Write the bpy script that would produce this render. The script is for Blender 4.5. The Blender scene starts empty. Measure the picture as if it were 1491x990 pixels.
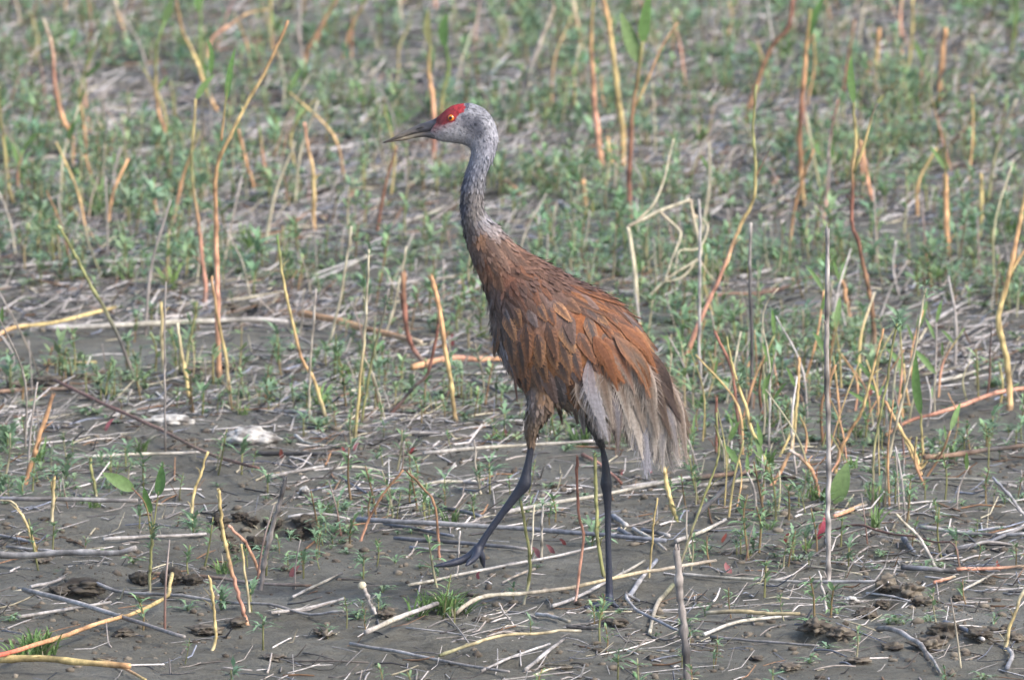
import bpy, bmesh, math, random
import numpy as np
from mathutils import Vector, Matrix
from mathutils.bvhtree import BVHTree

rng = np.random.default_rng(7)
random.seed(7)
scene = bpy.context.scene
COL = scene.collection

# ------------------------------------------------------------------ camera
FOC, SENS, PW, PH = 300.0, 23.6, 1491.0, 990.0
CAM = np.array([0.0, -26.75, 3.370])
PITCH = 0.1045
cam_d = bpy.data.cameras.new('camera')
cam = bpy.data.objects.new('camera', cam_d)
COL.objects.link(cam)
cam.location = CAM
cam.rotation_euler = (math.pi / 2 - PITCH, 0, 0)
cam_d.lens, cam_d.sensor_width = FOC, SENS
cam_d.clip_start, cam_d.clip_end = 0.5, 9000
cam_d.dof.use_dof = True
cam_d.dof.focus_distance = 26.75
cam_d.dof.aperture_fstop = 8.0
scene.camera = cam

# ------------------------------------------------------------------ sky and sun
SUN_EL, SUN_AZ = 42.0, 125.0      # azimuth clockwise from +Y (north)
world = bpy.data.worlds.new('World')
scene.world = world
world.use_nodes = True
wn = world.node_tree
sky = wn.nodes.new('ShaderNodeTexSky')
sky.sky_type = 'NISHITA'
sky.sun_disc = False
sky.sun_elevation = math.radians(SUN_EL)
sky.sun_rotation = math.radians(SUN_AZ)
sky.dust_density = 3.0
sky.air_density = 1.0
bgn = wn.nodes['Background']
bgn.inputs['Strength'].default_value = 0.15
wn.links.new(sky.outputs[0], bgn.inputs[0])
sun_d = bpy.data.lights.new('sun', 'SUN')
sun_d.energy = 1.5
sun_d.angle = math.radians(10)
sun_d.color = (1.0, 0.98, 0.955)
sun = bpy.data.objects.new('sun', sun_d)
COL.objects.link(sun)
az, el = math.radians(SUN_AZ), math.radians(SUN_EL)
sv = Vector((math.sin(az) * math.cos(el), math.cos(az) * math.cos(el), math.sin(el)))
sun.rotation_euler = sv.to_track_quat('Z', 'Y').to_euler()
sun.location = sv * 30
vs = scene.view_settings
vs.view_transform, vs.look = 'Standard', 'None'
vs.exposure, vs.gamma = 1.22, 1.0
scene.render.engine = 'CYCLES'
scene.cycles.use_denoising = True
scene.cycles.max_bounces = 6
scene.cycles.transparent_max_bounces = 4

# ------------------------------------------------------------------ pixel <-> place
F = np.array([0, math.cos(PITCH), -math.sin(PITCH)])
U = np.array([0, math.sin(PITCH), math.cos(PITCH)])
R = np.array([1.0, 0, 0])
K = SENS / FOC / PW
def ray(px, py):
    return F + R * (px - PW / 2) * K - U * (py - PH / 2) * K
def P(px, py, Y):
    d = ray(px, py)
    return CAM + d * ((Y - CAM[1]) / d[1])
def to_px(p):
    q = np.asarray(p, float) - CAM
    z = q @ F
    return np.stack([PW / 2 + (q @ R) / z / K, PH / 2 - (q @ U) / z / K], -1)
M_PX = 26.8 * K            # metres in one photo pixel at the crane

# ------------------------------------------------------------------ noise and ground height
_perm = rng.permutation(256)
_perm = np.concatenate([_perm, _perm, _perm])
_ga = rng.uniform(0, 2 * np.pi, 256)
def perlin(x, y):
    xi, yi = np.floor(x).astype(int), np.floor(y).astype(int)
    xf, yf = x - xi, y - yi
    xi &= 255; yi &= 255
    u, v = xf * xf * xf * (xf * (xf * 6 - 15) + 10), yf * yf * yf * (yf * (yf * 6 - 15) + 10)
    def g(ix, iy, dx, dy):
        a = _ga[_perm[_perm[ix] + iy]]
        return np.cos(a) * dx + np.sin(a) * dy
    n00, n10 = g(xi, yi, xf, yf), g(xi + 1, yi, xf - 1, yf)
    n01, n11 = g(xi, yi + 1, xf, yf - 1), g(xi + 1, yi + 1, xf - 1, yf - 1)
    return (n00 * (1 - u) + n10 * u) * (1 - v) + (n01 * (1 - u) + n11 * u) * v
# dents and heaps of mud: x, y, radius x, radius y, height
FEATS = []
def _g0(px, py):
    d = ray(px, py)
    return CAM + d * (-CAM[2] / d[2])
def feat(px, py, wpx, ry, hgt):
    g = _g0(px, py)
    FEATS.append((g[0], g[1], wpx * K * (g[1] - CAM[1]), ry, hgt))
feat(352, 450, 24, .16, -.10)
feat(340, 772, 26, .13, -.08); feat(390, 768, 28, .13, -.09); feat(440, 770, 24, .12, -.075)
feat(395, 750, 70, .08, .022); feat(300, 862, 60, .12, .018); feat(120, 862, 45, .08, -.03)
feat(140, 838, 70, .10, .024); feat(1310, 862, 36, .10, .034); feat(1205, 925, 40, .10, .030)
feat(1290, 880, 20, .06, -.03); feat(1180, 935, 22, .05, -.03); feat(1350, 925, 40, .12, .025)
feat(1420, 935, 50, .14, .022); feat(40, 540, 40, .2, -.03); feat(90, 560, 60, .2, .02)
feat(255, 850, 24, .07, .03); feat(1000, 930, 90, .2, -.012); feat(905, 905, 40, .12, .012)
feat(700, 960, 60, .1, .014); feat(560, 900, 40, .08, .014)
def _hz(x, y, fine=True):
    h = .018 * perlin(x * .55 + 9.1, y * .40 + 3.3) + .008 * perlin(x * 1.7 + 31, y * 1.3 + 7)
    h += .005 * perlin(x * 5.3, y * 4.7 + 50)
    for fx, fy, rx, ry, fh in FEATS:
        q = ((x - fx) / rx) ** 2 + ((y - fy) / ry) ** 2
        h += fh * np.exp(-q ** 1.6)
    if fine:
        c = .5 + .5 * np.clip(perlin(x * 1.1 + 70, y * 1.1 + 20) * 2.2, -1, 1)
        n1 = perlin(x * 17, y * 15)
        h += .0095 * n1 * (.4 + c) - .008 * np.abs(perlin(x * 29 + 5, y * 25)) * (.3 + c) + .0035 * perlin(x * 47, y * 41) * (.3 + c)
    return h
FOOT = _g0(887, 884)
_h0 = float(_hz(np.array([FOOT[0]]), np.array([FOOT[1]]))[0])
def hz(x, y, fine=True):
    x, y = np.asarray(x, float), np.asarray(y, float)
    far = np.clip(1.2 - np.hypot(x, y - 6) / 60, 0.15, 1)
    return _hz(x, y, fine) * far - _h0 * np.exp(-((x - FOOT[0]) ** 2 + (y - FOOT[1]) ** 2) / .09)
def hz1(x, y):
    return float(hz(np.array([x]), np.array([y]))[0])
_T = np.arange(25.2, 47, .02)
def G(px, py, dz=0.0):
    d = ray(px, py)
    t = _T / np.linalg.norm(d)
    pts = CAM[None] + d[None] * t[:, None]
    below = pts[:, 2] < hz(pts[:, 0], pts[:, 1]) + dz
    i = int(np.argmax(below)) if below.any() else len(t) - 1
    return pts[i].copy()

# ------------------------------------------------------------------ mesh helpers
def s2l(c):
    c = np.asarray(c, float) / 255.0
    return np.where(c <= .04045, c / 12.92, ((c + .055) / 1.055) ** 2.4)

class MB:
    """collects points, faces and point colours, then links them as one mesh object"""
    def __init__(s):
        s.v, s.c, s.n = [], [], 0
        s.fq = {}
    def add(s, v, f, c):
        v = np.asarray(v, float).reshape(-1, 3)
        c = np.asarray(c, float)
        if c.ndim == 1:
            c = np.tile(c[:3], (len(v), 1))
        s.v.append(v); s.c.append(c[:, :3])
        if isinstance(f, dict):
            for k, a in f.items(): s.fq.setdefault(k, []).append(a + s.n)
        else:
            by = {}
            for q in f: by.setdefault(len(q), []).append(q)
            for k, a in by.items(): s.fq.setdefault(k, []).append(np.array(a, np.int64) + s.n)
        s.n += len(v)
    def pack(s):
        """points, faces by corner count, colours: ready to be added to another MB"""
        return np.concatenate(s.v), {k: np.concatenate(a) for k, a in s.fq.items()}, np.concatenate(s.c)
    def mesh(s, name, mat, smooth=True):
        me = bpy.data.meshes.new(name)
        v, fd, c = s.pack()
        me.vertices.add(len(v)); me.vertices.foreach_set('co', v.ravel())
        li = np.concatenate([a.ravel() for a in fd.values()]).astype(np.int32)
        ln = np.concatenate([np.full(len(a), k) for k, a in fd.items()])
        me.loops.add(len(li)); me.loops.foreach_set('vertex_index', li)
        me.polygons.add(len(ln)); me.polygons.foreach_set('loop_start', np.concatenate([[0], np.cumsum(ln)[:-1]]).astype(np.int32))
        me.update(calc_edges=True)
        a = me.color_attributes.new('Col', 'FLOAT_COLOR', 'POINT')
        a.data.foreach_set('color', np.concatenate([c, np.ones((len(c), 1))], 1).astype(np.float32).ravel())
        me.materials.append(mat)
        if smooth:
            me.polygons.foreach_set('use_smooth', np.ones(len(me.polygons), bool))
        me.update()
        return me
    def build(s, name, mat, parent=None, origin=None, smooth=True):
        if origin is not None:
            s.v = [v - np.asarray(origin) for v in s.v]
        return link(name, s.mesh(name, mat, smooth), parent)

def link(name, me, parent=None):
    o = bpy.data.objects.new(name, me)
    COL.objects.link(o)
    if parent is not None:
        o.parent = parent
    return o
def tag(o, label=None, cat=None, group=None, kind=None):
    if label: o['label'] = label
    if cat: o['category'] = cat
    if group: o['group'] = group
    if kind: o['kind'] = kind
    return o
def thing(name, loc, label, cat, group=None):
    o = link(name, None)
    o.location = loc
    o.empty_display_size = .02
    return tag(o, label, cat, group)

def norm(v):
    v = np.asarray(v, float)
    return v / (np.linalg.norm(v, axis=-1, keepdims=True) + 1e-12)

def resample(pts, n):
    """smooth curve (Catmull-Rom) through pts, n points"""
    p = np.asarray(pts, float)
    if len(p) == 2:
        t = np.linspace(0, 1, n)[:, None]
        return p[0] * (1 - t) + p[1] * t
    p = np.concatenate([[2 * p[0] - p[1]], p, [2 * p[-1] - p[-2]]])
    seg = np.linalg.norm(np.diff(p[1:-1], axis=0), axis=1)
    cum = np.concatenate([[0], np.cumsum(seg)]); cum /= cum[-1]
    out = []
    for t in np.linspace(0, 1, n):
        i = min(int(np.searchsorted(cum, t, 'right')) - 1, len(seg) - 1)
        u = (t - cum[i]) / max(cum[i + 1] - cum[i], 1e-9)
        a, b, c, d = p[i], p[i + 1], p[i + 2], p[i + 3]
        out.append(.5 * (2 * b + (c - a) * u + (2 * a - 5 * b + 4 * c - d) * u * u + (3 * b - a - 3 * c + d) * u ** 3))
    return np.array(out)

def tube(mb, pts, rad, cols, sides=6, cap=True, squash=1.0):
    p = np.asarray(pts, float); n = len(p)
    rad = np.broadcast_to(np.asarray(rad, float), (n,))
    cols = np.asarray(cols, float)
    if cols.ndim == 1: cols = np.tile(cols, (n, 1))
    tg = norm(np.gradient(p, axis=0))
    ref = np.array([0.31, .17, .93]) if abs(tg[0][2]) < .8 else np.array([.2, .97, .1])
    a = norm(np.cross(tg, ref)); b = np.cross(tg, a)
    th = np.linspace(0, 2 * np.pi, sides, endpoint=False)
    ring = p[:, None] + rad[:, None, None] * (np.cos(th)[None, :, None] * a[:, None] + squash * np.sin(th)[None, :, None] * b[:, None])
    f = []
    for i in range(n - 1):
        for k in range(sides):
            k2 = (k + 1) % sides
            f.append((i * sides + k, i * sides + k2, (i + 1) * sides + k2, (i + 1) * sides + k))
    if cap:
        f.append(tuple(range(sides - 1, -1, -1)))
        f.append(tuple(range((n - 1) * sides, n * sides)))
    mb.add(ring.reshape(-1, 3), f, np.repeat(cols, sides, 0))

LOD = False
def blade(mb, pts, width, up, col0, col1, prof=None, fold=.25, jag=0.0):
    """leaf: strip along pts, three points across"""
    p = np.asarray(pts, float)
    if LOD: p = p[[0, len(p) // 3, 2 * len(p) // 3, len(p) - 1]]
    n = len(p)
    t = np.linspace(0, 1, n)
    w = width * (np.sin(np.pi * np.clip(t, 0, 1) ** .75) ** .8 if prof is None else prof(t))
    w = np.maximum(w, width * .04)
    if jag: w = w * (1 + jag * (np.arange(n) % 2 * 2 - 1))
    tg = norm(np.gradient(p, axis=0))
    side = norm(np.cross(tg, np.asarray(up, float)))
    nn = np.cross(side, tg)
    L = p + side * w[:, None] / 2 + nn * (w * fold)[:, None]
    Rr = p - side * w[:, None] / 2 + nn * (w * fold)[:, None]
    if LOD:
        c = np.asarray(col0)[None] * (1 - t)[:, None] + np.asarray(col1)[None] * t[:, None]
        mb.add(np.stack([L, Rr], 1).reshape(-1, 3), [(2 * i, 2 * i + 1, 2 * i + 3, 2 * i + 2) for i in range(n - 1)], np.repeat(c, 2, 0))
        return
    v = np.stack([L, p, Rr], 1).reshape(-1, 3)
    f = []
    for i in range(n - 1):
        a = i * 3
        f += [(a, a + 1, a + 4, a + 3), (a + 1, a + 2, a + 5, a + 4)]
    c = np.asarray(col0)[None] * (1 - t)[:, None] + np.asarray(col1)[None] * t[:, None]
    mb.add(v, f, np.repeat(c, 3, 0))

# ------------------------------------------------------------------ materials
def new_mat(name):
    m = bpy.data.materials.new(name)
    m.use_nodes = True
    nt = m.node_tree
    return m, nt, nt.nodes['Principled BSDF']
def N(nt, t, **kw):
    n = nt.nodes.new(t)
    for k, v in kw.items():
        if k in n.inputs: n.inputs[k].default_value = v
        else: setattr(n, k, v)
    return n
def attr_mat(name, rough=.75, nscale=60.0, namt=.35, stretch=(1, 1, 1), bump=.0, transl=0.0, spec=.3, rand=.0):
    """colour from the mesh's own Col, broken up by noise"""
    m, nt, b = new_mat(name)
    at = N(nt, 'ShaderNodeAttribute', attribute_name='Col')
    tc = N(nt, 'ShaderNodeTexCoord')
    mp = N(nt, 'ShaderNodeMapping'); mp.inputs['Scale'].default_value = stretch
    nt.links.new(tc.outputs['Object'], mp.inputs['Vector'])
    nz = N(nt, 'ShaderNodeTexNoise', Scale=nscale, Detail=5.0, Roughness=.65)
    nt.links.new(mp.outputs[0], nz.inputs['Vector'])
    mr = N(nt, 'ShaderNodeMapRange'); mr.inputs['From Min'].default_value = .3; mr.inputs['From Max'].default_value = .7
    mr.inputs['To Min'].default_value = 1 - namt; mr.inputs['To Max'].default_value = 1 + namt
    nt.links.new(nz.outputs['Fac'], mr.inputs['Value'])
    val = mr.outputs[0]
    if rand:
        oi = N(nt, 'ShaderNodeObjectInfo')
        r2 = N(nt, 'ShaderNodeMapRange'); r2.inputs['To Min'].default_value = 1 - rand; r2.inputs['To Max'].default_value = 1 + rand
        nt.links.new(oi.outputs['Random'], r2.inputs['Value'])
        mm = N(nt, 'ShaderNodeMath', operation='MULTIPLY')
        nt.links.new(val, mm.inputs[0]); nt.links.new(r2.outputs[0], mm.inputs[1]); val = mm.outputs[0]
    vm = N(nt, 'ShaderNodeVectorMath', operation='SCALE')
    nt.links.new(at.outputs['Color'], vm.inputs[0]); nt.links.new(val, vm.inputs['Scale'])
    nt.links.new(vm.outputs[0], b.inputs['Base Color'])
    b.inputs['Roughness'].default_value = rough
    b.inputs['Specular IOR Level'].default_value = spec
    if bump:
        bp = N(nt, 'ShaderNodeBump', Strength=bump, Distance=.002)
        nt.links.new(nz.outputs['Fac'], bp.inputs['Height']); nt.links.new(bp.outputs[0], b.inputs['Normal'])
    if transl:
        tr = N(nt, 'ShaderNodeBsdfTranslucent'); mx = N(nt, 'ShaderNodeMixShader'); mx.inputs[0].default_value = transl
        nt.links.new(vm.outputs[0], tr.inputs['Color'])
        nt.links.new(b.outputs[0], mx.inputs[1]); nt.links.new(tr.outputs[0], mx.inputs[2])
        nt.links.new(mx.outputs[0], nt.nodes['Material Output'].inputs['Surface'])
    return m
M_LEAF = attr_mat('leaf_green', rough=.55, nscale=90, namt=.3, transl=.25, spec=.35, rand=.18)
M_STEM = attr_mat('stem_skin', rough=.7, nscale=70, namt=.5, stretch=(1, 1, .3), bump=.5, spec=.25, rand=.12)
M_DRY = attr_mat('dry_stem', rough=.8, nscale=70, namt=.42, bump=.4, spec=.2, rand=.15)
M_FEATHER = attr_mat('feather_vane', rough=.7, nscale=170, namt=.28, bump=.15, transl=.08, spec=.25)
M_BODY = attr_mat('plumage_skin', rough=.85, nscale=130, namt=.3, bump=.3, spec=.15)
M_LEG = attr_mat('scaly_leg', rough=.5, nscale=260, namt=.3, bump=.5, spec=.45)
M_BEAK = attr_mat('horny_beak', rough=.45, nscale=150, namt=.22, bump=.15, spec=.45)
M_CLOD = attr_mat('mud_crumb', rough=.9, nscale=50, namt=.35, bump=.6, spec=.2)
M_LUMP = attr_mat('crusted_lump', rough=.9, nscale=60, namt=.4, bump=.8, spec=.2)

def mud_material():
    m, nt, b = new_mat('mud')
    tc = N(nt, 'ShaderNodeTexCoord')
    def noise(scale, detail=6.0, rough=.6, st=(1, 1, 1)):
        mp = N(nt, 'ShaderNodeMapping'); mp.inputs['Scale'].default_value = st
        nt.links.new(tc.outputs['Object'], mp.inputs['Vector'])
        n = N(nt, 'ShaderNodeTexNoise', Scale=scale, Detail=detail, Roughness=rough)
        nt.links.new(mp.outputs[0], n.inputs['Vector'])
        return n
    big, mid, fin = noise(1.6, 4), noise(14, 10, .75), noise(110, 6, .75)
    def ramp(src, *stops):
        r = N(nt, 'ShaderNodeValToRGB')
        e = r.color_ramp.elements
        e[0].position, e[0].color = stops[0][0], (*stops[0][1], 1)
        e[1].position, e[1].color = stops[-1][0], (*stops[-1][1], 1)
        for p, c in stops[1:-1]:
            q = e.new(p); q.color = (*c, 1)
        nt.links.new(src, r.inputs[0])
        return r
    r1 = ramp(big.outputs['Fac'], (.32, (.110, .102, .078)), (.5, (.148, .139, .110)), (.68, (.200, .192, .160)))
    r2 = ramp(mid.outputs['Fac'], (.28, (.42, .40, .38)), (.5, (1, 1, 1)), (.75, (1.25, 1.25, 1.27)))
    r3 = ramp(fin.outputs['Fac'], (.25, (.6, .6, .6)), (.5, (1, 1, 1)), (.75, (1.3, 1.3, 1.3)))
    m1 = N(nt, 'ShaderNodeMix', data_type='RGBA', blend_type='MULTIPLY'); m1.inputs['Factor'].default_value = .95
    nt.links.new(r1.outputs[0], m1.inputs['A']); nt.links.new(r2.outputs[0], m1.inputs['B'])
    m2 = N(nt, 'ShaderNodeMix', data_type='RGBA', blend_type='MULTIPLY'); m2.inputs['Factor'].default_value = 1.0
    nt.links.new(m1.outputs['Result'], m2.inputs['A']); nt.links.new(r3.outputs[0], m2.inputs['B'])
    nt.links.new(m2.outputs['Result'], b.inputs['Base Color'])
    rr = N(nt, 'ShaderNodeMapRange'); rr.inputs['To Min'].default_value = .95; rr.inputs['To Max'].default_value = .6
    nt.links.new(big.outputs['Fac'], rr.inputs['Value']); nt.links.new(rr.outputs[0], b.inputs['Roughness'])
    b.inputs['Specular IOR Level'].default_value = .3
    ad = N(nt, 'ShaderNodeMath', operation='ADD'); ms = N(nt, 'ShaderNodeMath', operation='MULTIPLY'); ms.inputs[1].default_value = .6
    nt.links.new(fin.outputs['Fac'], ms.inputs[0]); nt.links.new(mid.outputs['Fac'], ad.inputs[0]); nt.links.new(ms.outputs[0], ad.inputs[1])
    bp = N(nt, 'ShaderNodeBump', Strength=1.0, Distance=.022)
    nt.links.new(ad.outputs[0], bp.inputs['Height']); nt.links.new(bp.outputs[0], b.inputs['Normal'])
    return m
M_MUD = mud_material()

# ------------------------------------------------------------------ ground: one sheet, dense where it is seen
def ground():
    xs = np.arange(-2.2, 2.2001, .011)
    ys = list(np.arange(-1.9, 2.0, .013))
    y, st = 2.0, .013
    while y < 20:
        ys.append(y); st = min(st * 1.006, .05); y += st
    def outer(v0, sgn):
        out, s, v = [], .03, v0
        while abs(v) < 1500:
            s *= 1.45; v += sgn * s; out.append(v)
        return out
    xs = np.array(outer(xs[0], -1)[::-1] + list(xs) + outer(xs[-1], 1))
    ys = np.array(outer(ys[0], -1)[::-1] + ys + outer(ys[-1], 1))
    X, Y = np.meshgrid(xs, ys)
    Z = hz(X.ravel(), Y.ravel())
    v = np.stack([X.ravel(), Y.ravel(), Z], 1)
    nx, ny = len(xs), len(ys)
    i = (np.arange(ny - 1)[:, None] * nx + np.arange(nx - 1)[None]).ravel()
    q = np.stack([i, i + 1, i + nx + 1, i + nx], 1)
    me = bpy.data.meshes.new('ground')
    me.vertices.add(len(v)); me.vertices.foreach_set('co', v.ravel())
    me.loops.add(q.size); me.loops.foreach_set('vertex_index', q.ravel())
    me.polygons.add(len(q)); me.polygons.foreach_set('loop_start', np.arange(0, q.size, 4))
    me.polygons.foreach_set('use_smooth', np.ones(len(q), bool))
    me.update(calc_edges=True)
    me.materials.append(M_MUD)
    o = link('ground', me)
    tag(o, 'grey brown trampled mud of a weedy field', kind='structure')
ground()

# ================================================================== the crane
def idw(px, py, pts, vals, pw=3.0, eps=.5):
    px, py = np.atleast_1d(px), np.atleast_1d(py)
    d = np.hypot(px[:, None] - pts[None, :, 0], py[:, None] - pts[None, :, 1]) + eps
    w = d ** -pw
    return (w @ vals) / w.sum(1, keepdims=True)

ST = [  # back/top outline, front/bottom outline (photo pixels), half width in metres
 ((633,174),(624,197),.008), ((637,170.5),(630,201.5),.0125), ((645,163.5),(640,205.5),.0175), ((656,155),(652,207.5),.0215), ((671,151),(665,209),.0245),
 ((689,151),(675,210.5),.0255), ((707,160),(681.5,213),.0255), ((719,176),(685,217),.025), ((725.5,200),(685.5,224),.0235),
 ((720,229),(682,239),.022), ((710,250),(675.5,258),.0215), ((704.5,278),(671.5,281),.0215), ((705,303),(671,309),.0225),
 ((716,321),(675,336),.026), ((733,339),(682.5,367),.034), ((756,359),(694,396),.047), ((782,374),(706,424),.063),
 ((808,388),(713,452),.080), ((835,404),(715,482),.094), ((862,417),(725,512),.103), ((890,432),(743,545),.107),
 ((915,452),(772,576),.103), ((933,478),(812,591),.093), ((946,505),(855,600),.076), ((955,530),(888,608),.054),
 ((961,552),(913,612),.032), ((965,566),(934,606),.012)]

def loft_rings(stations, sides=28, Yc=0.0, sharp=1.0):
    rings = []
    for a, b, hw in stations:
        A, B = P(*a, Yc), P(*b, Yc)
        c, h = (A + B) / 2, (A - B) / 2
        th = np.linspace(0, 2 * np.pi, sides, endpoint=False)
        rings.append(c + np.cos(th)[:, None] * h + np.array([0, 1.0, 0]) * (np.sin(th) * hw)[:, None])
    return np.array(rings)
def closed_loft(bm, rings):
    vs_ = [[bm.verts.new(p) for p in r] for r in rings]
    n = len(rings[0])
    for i in range(len(rings) - 1):
        for k in range(n):
            bm.faces.new((vs_[i][k], vs_[i][(k + 1) % n], vs_[i + 1][(k + 1) % n], vs_[i + 1][k]))
    bm.faces.new(vs_[0][::-1]); bm.faces.new(vs_[-1])
def limb(bm, pts, Ys, wpx, sides=14, flat=1.0):
    """tube through photo points at depths Ys with widths in photo pixels"""
    p = np.array([P(x, y, Y) for (x, y), Y in zip(pts, Ys)])
    n = (len(p) - 1) * 4 + 1
    q = resample(p, n)
    cum = np.concatenate([[0], np.cumsum(np.linalg.norm(np.diff(p, axis=0), axis=1))]); cum /= cum[-1]
    w = np.interp(np.linspace(0, 1, n), cum, np.array(wpx) * M_PX / 2)
    tg = norm(np.gradient(q, axis=0))
    a = norm(np.cross(tg, np.array([0, 1.0, 0]))); b = norm(np.cross(a, tg))
    th = np.linspace(0, 2 * np.pi, sides, endpoint=False)
    rings = q[:, None] + w[:, None, None] * (np.cos(th)[None, :, None] * a[:, None] + flat * np.sin(th)[None, :, None] * b[:, None])
    closed_loft(bm, rings)

crane = thing('crane', (FOOT[0], FOOT[1], 0.0), 'rusty brown and grey crane with red forehead striding through the weedy mud', 'crane')
CO = np.array(crane.location)

bm = bmesh.new()
base = loft_rings(ST)
sm = np.array([resample(base[:, k], 110) for k in range(base.shape[1])]).transpose(1, 0, 2)
closed_loft(bm, sm)
# thighs and legs; the near leg is lifted and swings forward, the far leg stands
YN, YF = -.045, FOOT[1]
limb(bm, [(800,560),(786,590),(774,622),(773,648)], [-.04,-.045,YN,YN], [52,38,22,12], flat=1.0)
limb(bm, [(774,630),(773,650),(769.5,672),(766,690),(764,704),(752,720),(730,749),(707,781),(697,799),(691,806)],
     [YN]*10, [13,10.5,11,14.5,21,15,11,10.5,14,12], flat=.85)
limb(bm, [(697,797),(690,806),(676,814),(660,819.5),(646,822),(631,824.5)], [YN,YN,YN-.004,YN-.012,YN-.018,YN-.024], [15,16,12,11,8.5,3.5])
limb(bm, [(697,797),(688,808),(674,815),(661,817),(648,821)], [YN,YN+.004,YN+.016,YN+.03,YN+.042], [13,13,10,9,3.5])
limb(bm, [(697,797),(694,806),(690,813),(684,818),(678,824)], [YN,YN-.01,YN-.028,YN-.042,YN-.055], [13,13,10,9,3.5])
limb(bm, [(697,800),(702,810),(703,818),(705.5,827)], [YN,YN,YN+.006,YN+.008], [12,9.5,8.5,3.5])
limb(bm, [(862,580),(864,605),(870,628),(876,650)], [.04,.045,.05,YF], [48,32,19,9], flat=1.0)
limb(bm, [(874,636),(877,652),(881,672),(882.5,690),(882.5,704),(884,720),(885,748),(885.5,790),(886.5,830),(887,862),(887,876)],
     [.05]+[YF]*10, [10,8,11,14,18.5,13.5,10,9.5,10,12,13], flat=.85)
for tp, ty in (([(887,870),(880,878),(868,882),(850,884)], [YF,YF-.01,YF-.02,YF-.03]),
               ([(887,870),(884,879),(876,887),(864,894)], [YF,YF-.02,YF-.06,YF-.10]),
               ([(887,870),(885,877),(872,879),(858,879)], [YF,YF+.015,YF+.035,YF+.06]),
               ([(887,872),(893,879),(901,884)], [YF,YF,YF-.005])):
    limb(bm, tp, ty, [14, 11, 9, 4][:len(tp)] if len(tp) == 4 else [12, 9, 4])
bmesh.ops.recalc_face_normals(bm, faces=bm.faces)
raw = bpy.data.meshes.new('raw'); bm.to_mesh(raw); bm.free()
tmp = link('raw', raw)
md = tmp.modifiers.new('r', 'REMESH'); md.mode = 'VOXEL'; md.voxel_size = .0026
m2 = tmp.modifiers.new('s', 'SMOOTH'); m2.factor = .5; m2.iterations = 3
body_me = bpy.data.meshes.new_from_object(tmp.evaluated_get(bpy.context.evaluated_depsgraph_get()))
bpy.data.objects.remove(tmp)
body_me.name = 'body'
nv = len(body_me.vertices)
BV = np.empty(nv * 3); body_me.vertices.foreach_get('co', BV); BV = BV.reshape(-1, 3)
BN = np.empty(nv * 3); body_me.vertex_normals.foreach_get('vector', BN); BN = BN.reshape(-1, 3)
polys = [tuple(p.vertices) for p in body_me.polygons]
BVH = BVHTree.FromPolygons([Vector(v) for v in BV], polys)
BPX = to_px(BV)

# colour of the plumage by place on the bird (photo pixel -> sRGB as local colour)

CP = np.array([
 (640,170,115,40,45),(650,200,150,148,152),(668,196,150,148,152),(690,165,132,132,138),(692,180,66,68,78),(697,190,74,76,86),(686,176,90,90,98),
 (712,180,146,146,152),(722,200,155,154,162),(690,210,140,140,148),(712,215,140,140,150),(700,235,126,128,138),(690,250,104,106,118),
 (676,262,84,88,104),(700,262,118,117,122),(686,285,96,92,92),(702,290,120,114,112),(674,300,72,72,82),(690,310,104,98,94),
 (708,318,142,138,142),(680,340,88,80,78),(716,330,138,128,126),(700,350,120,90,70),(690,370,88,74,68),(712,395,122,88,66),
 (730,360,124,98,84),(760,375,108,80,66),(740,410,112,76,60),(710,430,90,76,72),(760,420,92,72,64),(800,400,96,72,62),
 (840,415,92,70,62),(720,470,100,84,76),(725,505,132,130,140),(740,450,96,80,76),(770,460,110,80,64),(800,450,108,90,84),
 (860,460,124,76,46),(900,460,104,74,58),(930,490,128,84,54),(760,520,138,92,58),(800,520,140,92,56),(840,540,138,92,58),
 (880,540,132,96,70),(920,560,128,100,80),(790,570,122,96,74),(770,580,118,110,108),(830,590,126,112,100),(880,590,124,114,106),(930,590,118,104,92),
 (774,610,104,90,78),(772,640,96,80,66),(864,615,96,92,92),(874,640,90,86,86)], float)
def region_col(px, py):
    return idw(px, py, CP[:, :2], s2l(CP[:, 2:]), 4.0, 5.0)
RED = np.array([(634,180),(638,172),(644,163),(655,152),(668,147),(675,146),(677,158),(675,163),(668,167),(664,173),(663,177),(655,178.5),(648,181.5),(640,183)], float)
def inside(px, py, poly):
    r = np.zeros(len(px), bool); n = len(poly)
    for i in range(n):
        (x1, y1), (x2, y2) = poly[i], poly[(i + 1) % n]
        c = ((y1 > py) != (y2 > py)) & (px < (x2 - x1) * (py - y1) / (y2 - y1 + 1e-9) + x1)
        r ^= c
    return r
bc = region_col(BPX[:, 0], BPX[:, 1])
red = inside(BPX[:, 0] + 1.2 * perlin(BV[:, 0] * 300, BV[:, 2] * 300), BPX[:, 1] + 1.2 * perlin(BV[:, 0] * 300 + 9, BV[:, 2] * 300), RED)
rs = np.clip((BPX[:, 0] - 638) / 28, 0, 1)[:, None]
redc = s2l((76, 38, 44)) * (1 - rs) + s2l((140, 46, 52)) * rs
redc = redc * (1 + .35 * perlin(BV[:, 0] * 420, BV[:, 2] * 420) + .3 * perlin(BV[:, 0] * 900, BV[:, 2] * 900))[:, None]
crease = np.exp(-((BPX[:, 1] - (159 + (BPX[:, 0] - 660) * .8)) / 1.6) ** 2)[:, None] * ((BPX[:, 0] > 659) & (BPX[:, 0] < 672))[:, None]
redc = redc * (1 - .55 * crease)
bc[red] = redc[red]
dk = (inside(BPX[:, 0], BPX[:, 1], np.array([(677,146),(684,148),(682,158),(679,164)], float)))
bc[dk] = s2l((70, 72, 84))
legm = BPX[:, 1] > 648 + 3 * perlin(BV[:, 0] * 200, BV[:, 2] * 200)
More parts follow.
